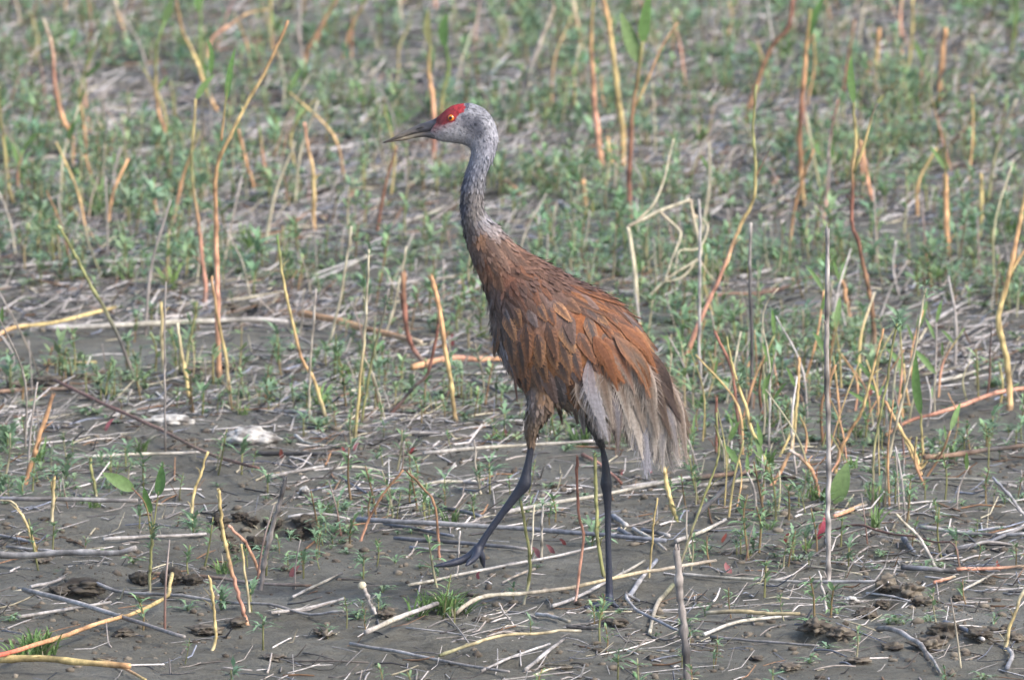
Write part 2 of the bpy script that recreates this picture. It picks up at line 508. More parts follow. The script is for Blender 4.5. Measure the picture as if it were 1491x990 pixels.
lt = .85 + .5 * np.clip((BPX[:, 1] - 700) / 180, 0, 1)
lc = s2l((32, 36, 50))[None] * lt[:, None]
lc = lc * (1 + .25 * perlin(BV[:, 0] * 90, BV[:, 2] * 140))[:, None]
bc[legm] = lc[legm]
wall = .8 + .4 * (rng.random(nv))[:, None]
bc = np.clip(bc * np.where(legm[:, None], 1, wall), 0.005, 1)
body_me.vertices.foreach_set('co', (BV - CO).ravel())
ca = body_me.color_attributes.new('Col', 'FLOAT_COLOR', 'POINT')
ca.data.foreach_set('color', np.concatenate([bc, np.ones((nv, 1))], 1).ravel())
body_me.materials.clear(); body_me.materials.append(M_BODY); body_me.materials.append(M_LEG)
pl = np.array([legm[list(p)].mean() > .5 for p in polys])
body_me.polygons.foreach_set('material_index', pl.astype(np.int32))
body_me.polygons.foreach_set('use_smooth', np.ones(len(polys), bool))
body_me.update()
link('body', body_me, crane)

# --- beak
def beak_half(name, st, cols, hw):
    mb = MB()
    rings = []
    for (a, b), h in zip(st, hw):
        A, B = P(*a, 0), P(*b, 0)
        c, d = (A + B) / 2, (A - B) / 2
        th = np.linspace(0, 2 * np.pi, 14, endpoint=False)
        rings.append(c + np.cos(th)[:, None] * d + np.array([0, 1., 0]) * (np.sin(th) * h)[:, None])
    rings = np.array(rings)
    n = len(rings) * 4
    sm_ = np.array([resample(rings[:, k], n) for k in range(14)]).transpose(1, 0, 2)
    f = [(i * 14 + k, i * 14 + (k + 1) % 14, (i + 1) * 14 + (k + 1) % 14, (i + 1) * 14 + k) for i in range(n - 1) for k in range(14)]
    f += [tuple(range(13, -1, -1)), tuple(range((n - 1) * 14, n * 14))]
    t = np.linspace(0, 1, len(cols)); cc = s2l(np.array(cols))
    cv = np.stack([np.interp(np.linspace(0, 1, n), t, cc[:, j]) for j in range(3)], 1)
    cv = np.repeat(cv, 14, 0)
    v = sm_.reshape(-1, 3)
    blot = np.clip(.5 + 1.4 * perlin(v[:, 0] * 60 + 3, v[:, 2] * 150), .55, 1.25)[:, None]
    mb.add(v, f, cv * blot)
    return mb.build(name, M_BEAK, crane, CO)
beak_half('upper_mandible', [((640,169),(634,191)),((630,174.5),(620,193)),((612,181),(606,195)),((594,189),(592,199)),((575,199),(575,204)),((557,207.6),(557.4,208.6))],
          [(58,58,68),(66,66,74),(92,88,88),(126,118,108),(96,86,78),(78,72,68)], [.0115, .0085, .006, .0045, .003, .001])
beak_half('lower_mandible', [((637,188),(632,203)),((622,191),(618,200)),((606,194),(603,201.8)),((592,198),(590,204.6)),((576,203),(575,206.5)),((559,207.8),(559,208.8))],
          [(90,90,98),(80,76,76),(124,116,102),(146,134,114),(110,98,86),(80,74,70)], [.010, .0075, .005, .004, .0026, .001])
mb = MB()   # nostril slit
tube(mb, [P(618,184.5,-.0078), P(611,186.5,-.0066), P(606,188.5,-.0056)], [.0006, .0012, .0006], s2l((24, 22, 24)), 6)
mb.build('nostril', M_BEAK, crane, CO)
# --- eyes
def ball(mb, c, r, ax, col, a0=0, a1=math.pi, seg=20, rings=10, flat=1.0):
    ax = norm(ax); s = norm(np.cross(ax, [0, 0, 1.])); u = np.cross(s, ax)
    v, f = [], []
    for i in range(rings + 1):
        a = a0 + (a1 - a0) * i / rings
        for k in range(seg):
            t = 2 * math.pi * k / seg
            v.append(c + r * (ax * math.cos(a) * flat + math.sin(a) * (s * math.cos(t) + u * math.sin(t))))
    for i in range(rings):
        for k in range(seg):
            f.append((i * seg + k, i * seg + (k + 1) % seg, (i + 1) * seg + (k + 1) % seg, (i + 1) * seg + k))
    mb.add(np.array(v), f, col)
M_EYE = attr_mat('wet_eye', rough=.12, nscale=300, namt=.12, spec=.6)
for side in (-1, 1):
    hit = P(657.3, 171, 0)
    loc, nrm, _, _ = BVH.ray_cast(Vector((hit[0], side * .2, hit[2])), Vector((0, -side, 0)))
    c = np.array(loc) - np.array([0, side, 0]) * .0042
    ax = norm(np.array([-.25, side, .05]))
    mb = MB(); ball(mb, c, .0078, ax, s2l((30, 24, 24)))
    eye = mb.build('eye', M_EYE, crane, CO)
    mb = MB(); ball(mb, c, .0081, ax, s2l((200, 108, 34)), .36, 1.02); mb.build('iris', M_EYE, eye, CO)
    eye.children[0].location = CO - CO
    mb = MB(); ball(mb, c, .0084, ax, s2l((12, 10, 10)), 0, .42); mb.build('pupil', M_EYE, eye, CO)
    mb = MB()
    s_ = norm(np.cross(ax, [0, 0, 1.])); u_ = np.cross(s_, ax)
    th = np.linspace(0, 2 * np.pi, 25)
    tube(mb, c + ax * .0030 + .0077 * (np.cos(th)[:, None] * s_ + np.sin(th)[:, None] * u_), .0011, s2l((120, 46, 44)), 6, False)
    mb.build('eyelid', M_BODY, eye, CO)

# --- feathers
FLOW = np.array([(645,190,1,.15),(690,170,1,.4),(715,190,.3,1),(705,230,-.2,1),(690,265,-.25,1),(686,300,.05,1),(690,335,.35,1),(712,330,.75,.8),
 (700,390,.3,1),(760,380,.85,.6),(830,415,1,.6),(900,450,.8,.8),(945,515,.5,1),(715,470,.1,1),(735,520,.3,1),(770,560,.45,1),(800,470,.35,1),
 (850,490,.5,1),(900,520,.5,1),(820,570,.4,1),(930,600,.4,1),(870,600,.3,1),(774,620,0,1),(780,580,-.1,1),(866,620,.25,1),(740,430,.5,1)], float)
def flow(px, py):
    d = idw(px, py, FLOW[:, :2], FLOW[:, 2:], 2.5)
    return norm(d)
def surf(px, py):
    d = ray(px, py)
    loc, nrm, _, _ = BVH.ray_cast(Vector(CAM), Vector(norm(d)))
    return (None, None) if loc is None else (np.array(loc), np.array(nrm))

def feather(mb, pts, width, up, c_edge, c_mid, c_root, tip=.5, nb=16, fray=.25, cup=.12, core=.62, tap=.55, rootlen=.3):
    """vane with a raised shaft and loose barbs along both edges; pts from root to tip"""
    n = 10
    p = resample(pts, n)
    t = np.linspace(0, 1, n)
    tg = norm(np.gradient(p, axis=0))
    side = norm(np.cross(tg, up)); nn = np.cross(side, tg)
    prof = np.minimum(1, (t / .22) ** .6) * np.clip((1 - t) / (1 - tip), 0, 1) ** tap
    prof[0], prof[-1] = .15, .04
    w = width / 2 * prof
    off = np.array([-1, -.55, 0, .55, 1])
    v = p[:, None] + side[:, None] * (off[None, :, None] * (w * core)[:, None, None]) + nn[:, None] * ((-cup * off ** 2)[None, :, None] * w[:, None, None])
    f = [(i * 5 + k, i * 5 + k + 1, (i + 1) * 5 + k + 1, (i + 1) * 5 + k) for i in range(n - 1) for k in range(4)]
    e = np.abs(off)[None, :] ** 2.2
    mixe = np.clip(e * .9 + np.clip((t - .55) / .45, 0, 1)[:, None] * .5, 0, 1)[..., None]
    c = c_mid * (1 - mixe) + c_edge * mixe
    rt = np.clip(1 - t / rootlen, 0, 1)[:, None, None]
    c = c * (1 - rt) + c_root * rt
    c[:, 2] *= .72
    mb.add(v.reshape(-1, 3), f, c.reshape(-1, 3))
    # barbs
    for sgn in (-1, 1):
        for j in range(nb):
            tt = .06 + .90 * (j + rng.uniform(-.3, .3)) / nb
            i = min(int(tt * (n - 1)), n - 2); u = tt * (n - 1) - i
            b0 = p[i] * (1 - u) + p[i + 1] * u
            ww = (w[i] * (1 - u) + w[i + 1] * u)
            L = np.linalg.norm(p[-1] - p[0])
            reach = max(ww * rng.uniform(1 - fray, 1 + fray * .6), .0008)
            fwd = L * rng.uniform(.10, .17) * (1 + fray)
            j2 = min(tt + fwd / L, 1.0) * (n - 1); i2 = min(int(j2), n - 2); u2 = j2 - i2
            b1 = p[i2] * (1 - u2) + p[i2 + 1] * u2
            tipp = b1 + side[i2] * sgn * reach + nn[i2] * (-cup * reach + rng.normal(0, .0006))
            a0 = b0 + side[i] * sgn * ww * .35 + nn[i] * .0002
            wd = tg[i] * (L / nb) * .85
            cc = c_edge * rng.uniform(.8, 1.3)
            cm = c_mid * .5 + c_edge * .5
            mb.add(np.array([a0, a0 + wd, tipp + tg[i2] * .0004, tipp]), [(0, 1, 2, 3)], np.array([cm, cm, cc, cc]))

RUST, RUST2, OCH = s2l((148, 98, 64)), s2l((126, 82, 58)), s2l((160, 122, 86))
GREY, DGREY, BRN, DBRN, TAN = s2l((134, 130, 134)), s2l((92, 86, 86)), s2l((108, 78, 62)), s2l((62, 48, 42)), s2l((164, 142, 118))
far_mb = MB()
def place_feather(name, px, py, L, W, edge, mid, root, lift=.05, ang=0.0, fray=.25, tip=.5, nb=14, mirror=True, curve=.0, core=.9, tap=.5):
    d = flow(px, py)[0]
    if ang:
        ca_, sa_ = math.cos(ang), math.sin(ang)
        d = np.array([d[0] * ca_ - d[1] * sa_, d[0] * sa_ + d[1] * ca_])
    pts, ns = [], []
    for k in range(4):
        q, n = surf(px + d[0] * L * k / 3 + curve * L * (k / 3) ** 2 * d[1], py + d[1] * L * k / 3 - curve * L * (k / 3) ** 2 * d[0])
        if q is None or (pts and np.linalg.norm(q - pts[-1]) > L * M_PX * .8):
            if not pts: return False
            step = (pts[-1] - pts[-2]) if len(pts) > 1 else (P(px + d[0] * L / 3, py + d[1] * L / 3, pts[-1][1]) - pts[-1])
            q, n = pts[-1] + step, ns[-1]
        pts.append(q); ns.append(n)
    pts, ns = np.array(pts), np.array(ns)
    pts = pts + ns * (np.linspace(.0008, .0008 + lift * L * M_PX, 4))[:, None]
    mb = MB()
    up = norm(ns.mean(0) + norm(rng.normal(size=3)) * .12)
    st = rng.bit_generator.state
    feather(mb, pts, W * M_PX, up, edge, mid, root, tip, nb, fray, core=core, tap=tap)
    mb.build(name, M_FEATHER, crane, CO)
    if mirror:
        rng.bit_generator.state = st
        mp = pts * np.array([1, -1, 1]); mu = up * np.array([1, -1, 1])
        feather(far_mb, mp, W * M_PX, mu, edge, mid, root, tip, max(5, nb // 2), fray)
    return True
def mixc(a, b, t): return a * (1 - t) + b * t

def scatter(poly, du, dv, n_try=9000, mind=1.0):
    poly = np.array(poly, float)
    lo, hi = poly.min(0), poly.max(0)
    acc = []
    cand = rng.uniform(lo, hi, (n_try, 2))
    cand = cand[inside(cand[:, 0], cand[:, 1], poly)]
    fl = flow(cand[:, 0], cand[:, 1])
    for p, d in zip(cand, fl):
        ok = True
        for q in acc:
            e = p - q
            a, b = e @ d, e[0] * d[1] - e[1] * d[0]
            if (a / du) ** 2 + (b / dv) ** 2 < mind: ok = False; break
        if ok: acc.append(p)
    return sorted(acc, key=lambda p: -p[1] - .5 * p[0])

# wing coverts: long rusty feathers with grey middles
for px, py in scatter([(722,462),(745,440),(790,428),(850,430),(893,450),(915,480),(925,520),(900,548),(868,556),(830,556),(790,545),(757,525),(733,498)], 26, 12.5):
    k = rng.random()
    t_up = np.clip((470 - py) / 50, 0, 1)
    edge = mixc(mixc(RUST, RUST2, rng.random()), OCH, rng.random() * .8) * 1.12
    mid = mixc(DGREY, BRN, rng.random()) * .72
    if k < .06 + .3 * t_up: edge, mid = mixc(GREY, BRN, .35 + rng.random() * .5) * .9, mixc(DGREY, BRN, rng.random() * .7)
    elif k < .3: edge = mixc(edge, BRN, .6)
    L, W = rng.uniform(42, 58), rng.uniform(18, 25)
    if t_up > .3: L, W = L * .7, W * .8
    s = rng.uniform(.78, 1.2)
    place_feather('covert_feather', px, py, L, W, edge * s, mid * s, mixc(DGREY, BRN, .5) * s, lift=.10, ang=rng.normal(0, .12), tip=.38, fray=.12, nb=8, core=1.0, tap=.62)
# mantle feathers on neck base and back
for px, py in scatter([(700,345),(720,338),(740,350),(790,384),(850,416),(900,442),(925,470),(905,468),(850,440),(780,430),(738,442),(716,440),(703,400),(692,370)], 21, 11):
    c = region_col(px, py)[0] * rng.uniform(.75, 1.3)
    c = mixc(c, BRN * .9, .35) * .85
    if rng.random() < .15: c = mixc(c, RUST2, .6)
    place_feather('mantle_feather', px, py, rng.uniform(32, 46), rng.uniform(12, 17), c, c * .85, c * .9, lift=.02, ang=rng.normal(0, .12), fray=.5, tip=.3, nb=12)
# breast feathers
for px, py in scatter([(714,436),(735,442),(728,490),(750,530),(790,560),(840,575),(850,590),(800,580),(766,565),(738,528),(718,480)], 24, 9):
    c = mixc(region_col(px, py)[0], GREY, rng.random() * .5) * rng.uniform(.8, 1.2)
    place_feather('breast_feather', px, py, rng.uniform(30, 48), rng.uniform(9, 13), c * 1.1, c * .7, c * .7, lift=.04, ang=rng.normal(0, .12), fray=.4, tip=.35, nb=12)
# long scapulars along the back
for px, py in scatter([(825,412),(880,434),(915,460),(938,500),(930,512),(900,490),(860,458),(815,428)], 26, 7.5):
    c = [RUST2, BRN, DBRN, mixc(GREY, BRN, .6) * .8, RUST, BRN][int(rng.integers(0, 6))] * rng.uniform(.55, .95)
    e = mixc(c, RUST, .35)
    place_feather('scapular_feather', px, py, rng.uniform(60, 92), rng.uniform(11, 16), e, c * .7, c * .8, lift=.045, ang=rng.normal(-.05, .1), fray=.2, tip=.35, nb=10, core=.95)

# drooping tertials over the tail: root, middle, tip (photo pixels), width, depth root/tip, colours
G1, G2, T1, T2, B1, B2 = s2l((160,158,166)), s2l((112,110,116)), s2l((180,171,163)), s2l((158,147,138)), s2l((104,88,76)), s2l((64,52,48))
TERT = [
 ((930,520),(972,575),(1000,650),26,(.03,.03),B1,B2), ((938,522),(982,578),(1005,632),24,(.0,.02),B1,B1), ((925,525),(965,590),(992,668),30,(.01,.02),T2,B1),
 ((915,530),(950,600),(982,690),30,(.0,.01),T1,G2), ((905,535),(938,610),(960,676),32,(.01,.0),G2,G2), ((890,540),(915,600),(925,656),34,(.02,.0),T2,B1),
 ((935,518),(985,590),(1001,677),22,(-.02,-.01),T2,B1), ((930,520),(975,605),(988,668),24,(-.03,-.015),T2,G2), ((922,525),(960,600),(965,688),28,(-.045,-.02),T1,G2),
 ((915,528),(950,605),(954,672),28,(-.05,-.025),T1,T2), ((905,525),(930,600),(942,697),32,(-.06,-.03),G1,G2), ((900,528),(922,590),(936,670),26,(-.065,-.035),T1,T2),
 ((892,530),(912,590),(921,656),28,(-.07,-.04),T1,T2), ((885,528),(899,595),(900,662),22,(-.078,-.05),B1,G2), ((874,528),(886,590),(887,654),20,(-.08,-.055),T2,B1),
 ((846,530),(856,580),(868,628),22,(-.094,-.07),T2,B1), ((855,528),(868,575),(880,625),24,(-.092,-.07),T1,G2),
 ((859,520),(866,575),(886,643),26,(-.098,-.075),mixc(G1, T2, .4),G1 * .85), ((872,516),(880,560),(893,625),22,(-.096,-.075),T2,B1),
 ((885,510),(905,560),(918,625),26,(-.09,-.06),T1,B1), ((895,508),(922,560),(938,630),26,(-.085,-.05),T2,B1), ((905,505),(938,555),(958,640),26,(-.078,-.045),T2,B1),
 ((912,505),(952,560),(978,640),24,(-.07,-.035),B1,B2), ((915,500),(958,548),(992,615),24,(-.062,-.02),B2,B2), ((912,490),(955,538),(985,592),20,(-.055,-.015),RUST2,B2),
 ((880,492),(908,530),(925,575),22,(-.098,-.075),T2,RUST2), ((895,488),(928,530),(948,580),20,(-.088,-.062),RUST,B1), ((865,490),(885,525),(900,570),22,(-.104,-.088),RUST,RUST2),
 ((900,470),(938,505),(958,545),16,(-.07,-.05),RUST,RUST2), ((885,455),(928,490),(956,536),14,(-.07,-.04),RUST2,B2), ((910,470),(943,508),(966,556),14,(-.05,-.02),OCH,RUST2)]
for a, b, c, w, (y0, y1), ce, cm in TERT:
    for rep in range(2):
        j = rng.normal(0, 2.5, (3, 2)) * (rep > 0)
        yo = .004 * rep + rng.normal(0, .002)
        pts = [P(a[0] + j[0, 0], a[1] + j[0, 1], y0 + yo), P(b[0] + j[1, 0] * 2, b[1] + j[1, 1], (y0 + y1) / 2 - .008 + yo), P(c[0] + j[2, 0] * 2.5 - rep * 3, c[1] + j[2, 1] - rep * 8, y1 + yo)]
        s = rng.uniform(.8, 1.12)
        mb = MB()
        feather(mb, np.array(pts), w * M_PX * 1.5, np.array([.25, -1, .25]) + rng.normal(0, .12, 3), ce * s, cm * s, mixc(cm, RUST2, .55) * s, tip=.35, nb=44, fray=.5, cup=.1, core=.72, tap=.95, rootlen=.5)
        mb.build('tertial_feather', M_FEATHER, crane, CO)
        if y0 < -.03:
            feather(far_mb, np.array(pts) * np.array([1, -.8, 1]), w * M_PX, np.array([.25, 1, .25]), ce * s, cm * s, cm * s, tip=.25, nb=16, fray=.5, cup=.2, core=.5)
tag(far_mb.build('far_side_plumage', M_FEATHER, crane, CO), kind='stuff')

# fine contour plumage over head, neck, breast and thighs
def contour():
    mb = MB()
    area = np.ones(nv)
    idx = np.where((BPX[:, 1] < 648) & ~red)[0]
    px, py = BPX[idx, 0], BPX[idx, 1]
    WING = np.array([(728,455),(760,425),(830,415),(900,440),(940,490),(965,560),(960,620),(880,610),(840,585),(790,570),(750,535),(730,500)], float)
    want = np.where(py < 215, .42, np.where(py < 345, .34, np.where(py > 575, .22, .07)))
    want = np.where(inside(px, py, WING), 0.0, want)
    keep = rng.random(len(idx)) < want
    keep &= ~((px < 668) & (py < 215) & (rng.random(len(idx)) < .5)) & ~((np.hypot(px - 657, py - 171) < 10))
    idx = idx[keep]
    fl = flow(BPX[idx, 0], BPX[idx, 1])
    V, Fq, C = [], [], []
    d3 = fl[:, :1] * R[None] - fl[:, 1:] * U[None]
    nrm = BN[idx]
    d3 = d3 - (d3 * nrm).sum(1, keepdims=True) * nrm
    d3 = norm(d3 + rng.normal(0, .18, d3.shape))
    py = BPX[idx, 1]; px = BPX[idx, 0]
    L = np.interp(py, [150, 215, 260, 340, 420, 560, 590, 640], [.0065, .009, .013, .016, .024, .024, .020, .012]) * rng.uniform(.7, 1.3, len(idx))
    W = L * np.interp(py, [150, 300, 420], [.34, .34, .35])
    sd = np.cross(d3, nrm)
    p = BV[idx] - nrm * .0006
    lift = rng.uniform(.03, .12, len(idx))[:, None]
    c = region_col(px, py)
    c *= rng.choice([.78, .9, 1.0, 1.1, 1.2], len(idx))[:, None] * np.where(py < 215, .86, .95)[:, None]
    a0 = p - sd * (W * .25)[:, None]; a1 = p + sd * (W * .25)[:, None]
    m = p + d3 * (L * .6)[:, None] + nrm * (L[:, None] * lift * .8)
    m0, m1 = m - sd * (W * .5)[:, None], m + sd * (W * .5)[:, None]
    t = p + d3 * L[:, None] + nrm * (L[:, None] * lift)
    n = len(idx)
    v = np.stack([a0, a1, m0, m1, t], 1).reshape(-1, 3)
    cc = np.stack([c * .88, c * .88, c, c, c * 1.05], 1).reshape(-1, 3)
    f = []
    for i in range(n):
        b = i * 5
        f += [(b, b + 1, b + 3, b + 2), (b + 2, b + 3, b + 4)]
    mb.add(v, f, cc)
    tag(mb.build('contour_plumage', M_FEATHER, crane, CO), kind='stuff')
contour()
#@@ENV@@
# ================================================================== plants, stems and litter
PAL = {k: s2l(v) for k, v in dict(
 o=(188,146,108), y=(184,164,114), p=(192,142,120), b=(132,102,78), r=(126,86,72), g=(112,138,84), G=(96,130,70), s=(176,167,144),
 w=(176,170,166), k=(80,77,77), u=(122,126,138), l=(128,128,84), t=(158,144,124), n=(144,136,130), R=(190,96,80)).items()}
CNAME = dict(o='orange', y='yellow', p='pinkish orange', b='brown', r='reddish brown', g='green', G='green', s='straw coloured', w='whitish grey', k='dark grey',
             u='bluish grey', l='olive', t='tan', n='greyish brown', R='red')
LAND = [('the crane', FOOT[:2]), ('the tall bare grey stick', G(1206, 850)[:2]), ('the crusted pale lumps', G(330, 640)[:2]), ('the curled straw tangle', G(930, 468)[:2]),
        ('the broken grey post', G(1000, 985)[:2]), ('the hollow in the mud', G(390, 772)[:2]), ('the long fallen orange stem', G(560, 505)[:2]), ('the arched twig', G(1320, 950)[:2])]
for n_, q_ in [('the forking orange stalk', (319,552)), ('the slender pink stalk', (297,452)), ('the drooping orange arch', (300,120)), ('the split yellow stalk', (457,336)),
               ('the thick yellow peeling stalk', (907,247)), ('the broad leaved reddish stalk', (917,330)), ('the leaning salmon stalk', (985,556)), ('the dark forked stalk', (1273,520)),
               ('the stout orange stub', (1380,372)), ('the feathery topped stem', (1288,740)), ('the single green blade', (1342,682)), ('the zigzag golden stalk', (1470,597)),
               ('the swan necked stalk', (1127,704)), ('the hooked orange stalk', (1192,728)), ('the bowed yellow blade', (52,820)), ('the dock seedling', (218,863)),
               ('the folded orange blade', (36,708)), ('the leaning green weed', (204,568)), ('the green tipped stalk', (476,613)), ('the dark crooked twig', (600,567)),
               ('the flame coloured stalk', (100,975)), ('the hooked rootlet', (915,905)), ('the half sunk log', (100,836)), ('the dark bowed branch', (1420,680)), ('the button headed stump', (546,893))]:
    LAND.append((n_, G(*q_)[:2]))
def where(p):
    d = sorted((math.hypot(p[0] - q[0], p[1] - q[1]), n) for n, q in LAND)
    if d[0][0] < (.2 if p[1] < 3 else .4): return 'right beside ' + d[0][1]
    if d[0][0] < (.8 if p[1] < 3 else 1.2): return 'near ' + d[0][1]
    if p[1] > 10: return 'very far beyond the crane'
    if p[1] > 6: return 'far beyond the crane'
    if p[1] > 1.5: return 'in the weeds beyond the crane'
    return 'on the open mud'
def grad_cols(code, n, jit=.12):
    c = np.array([PAL[k] for k in code])
    if len(c) == 1: c = np.repeat(c, 2, 0)
    t = np.linspace(0, 1, n)
    g = np.stack([np.interp(t, np.linspace(0, 1, len(c)), c[:, j]) for j in range(3)], 1)
    return g * (1 + rng.normal(0, jit, (n, 1)))
def px_scale(Y): return K * (Y - CAM[1])

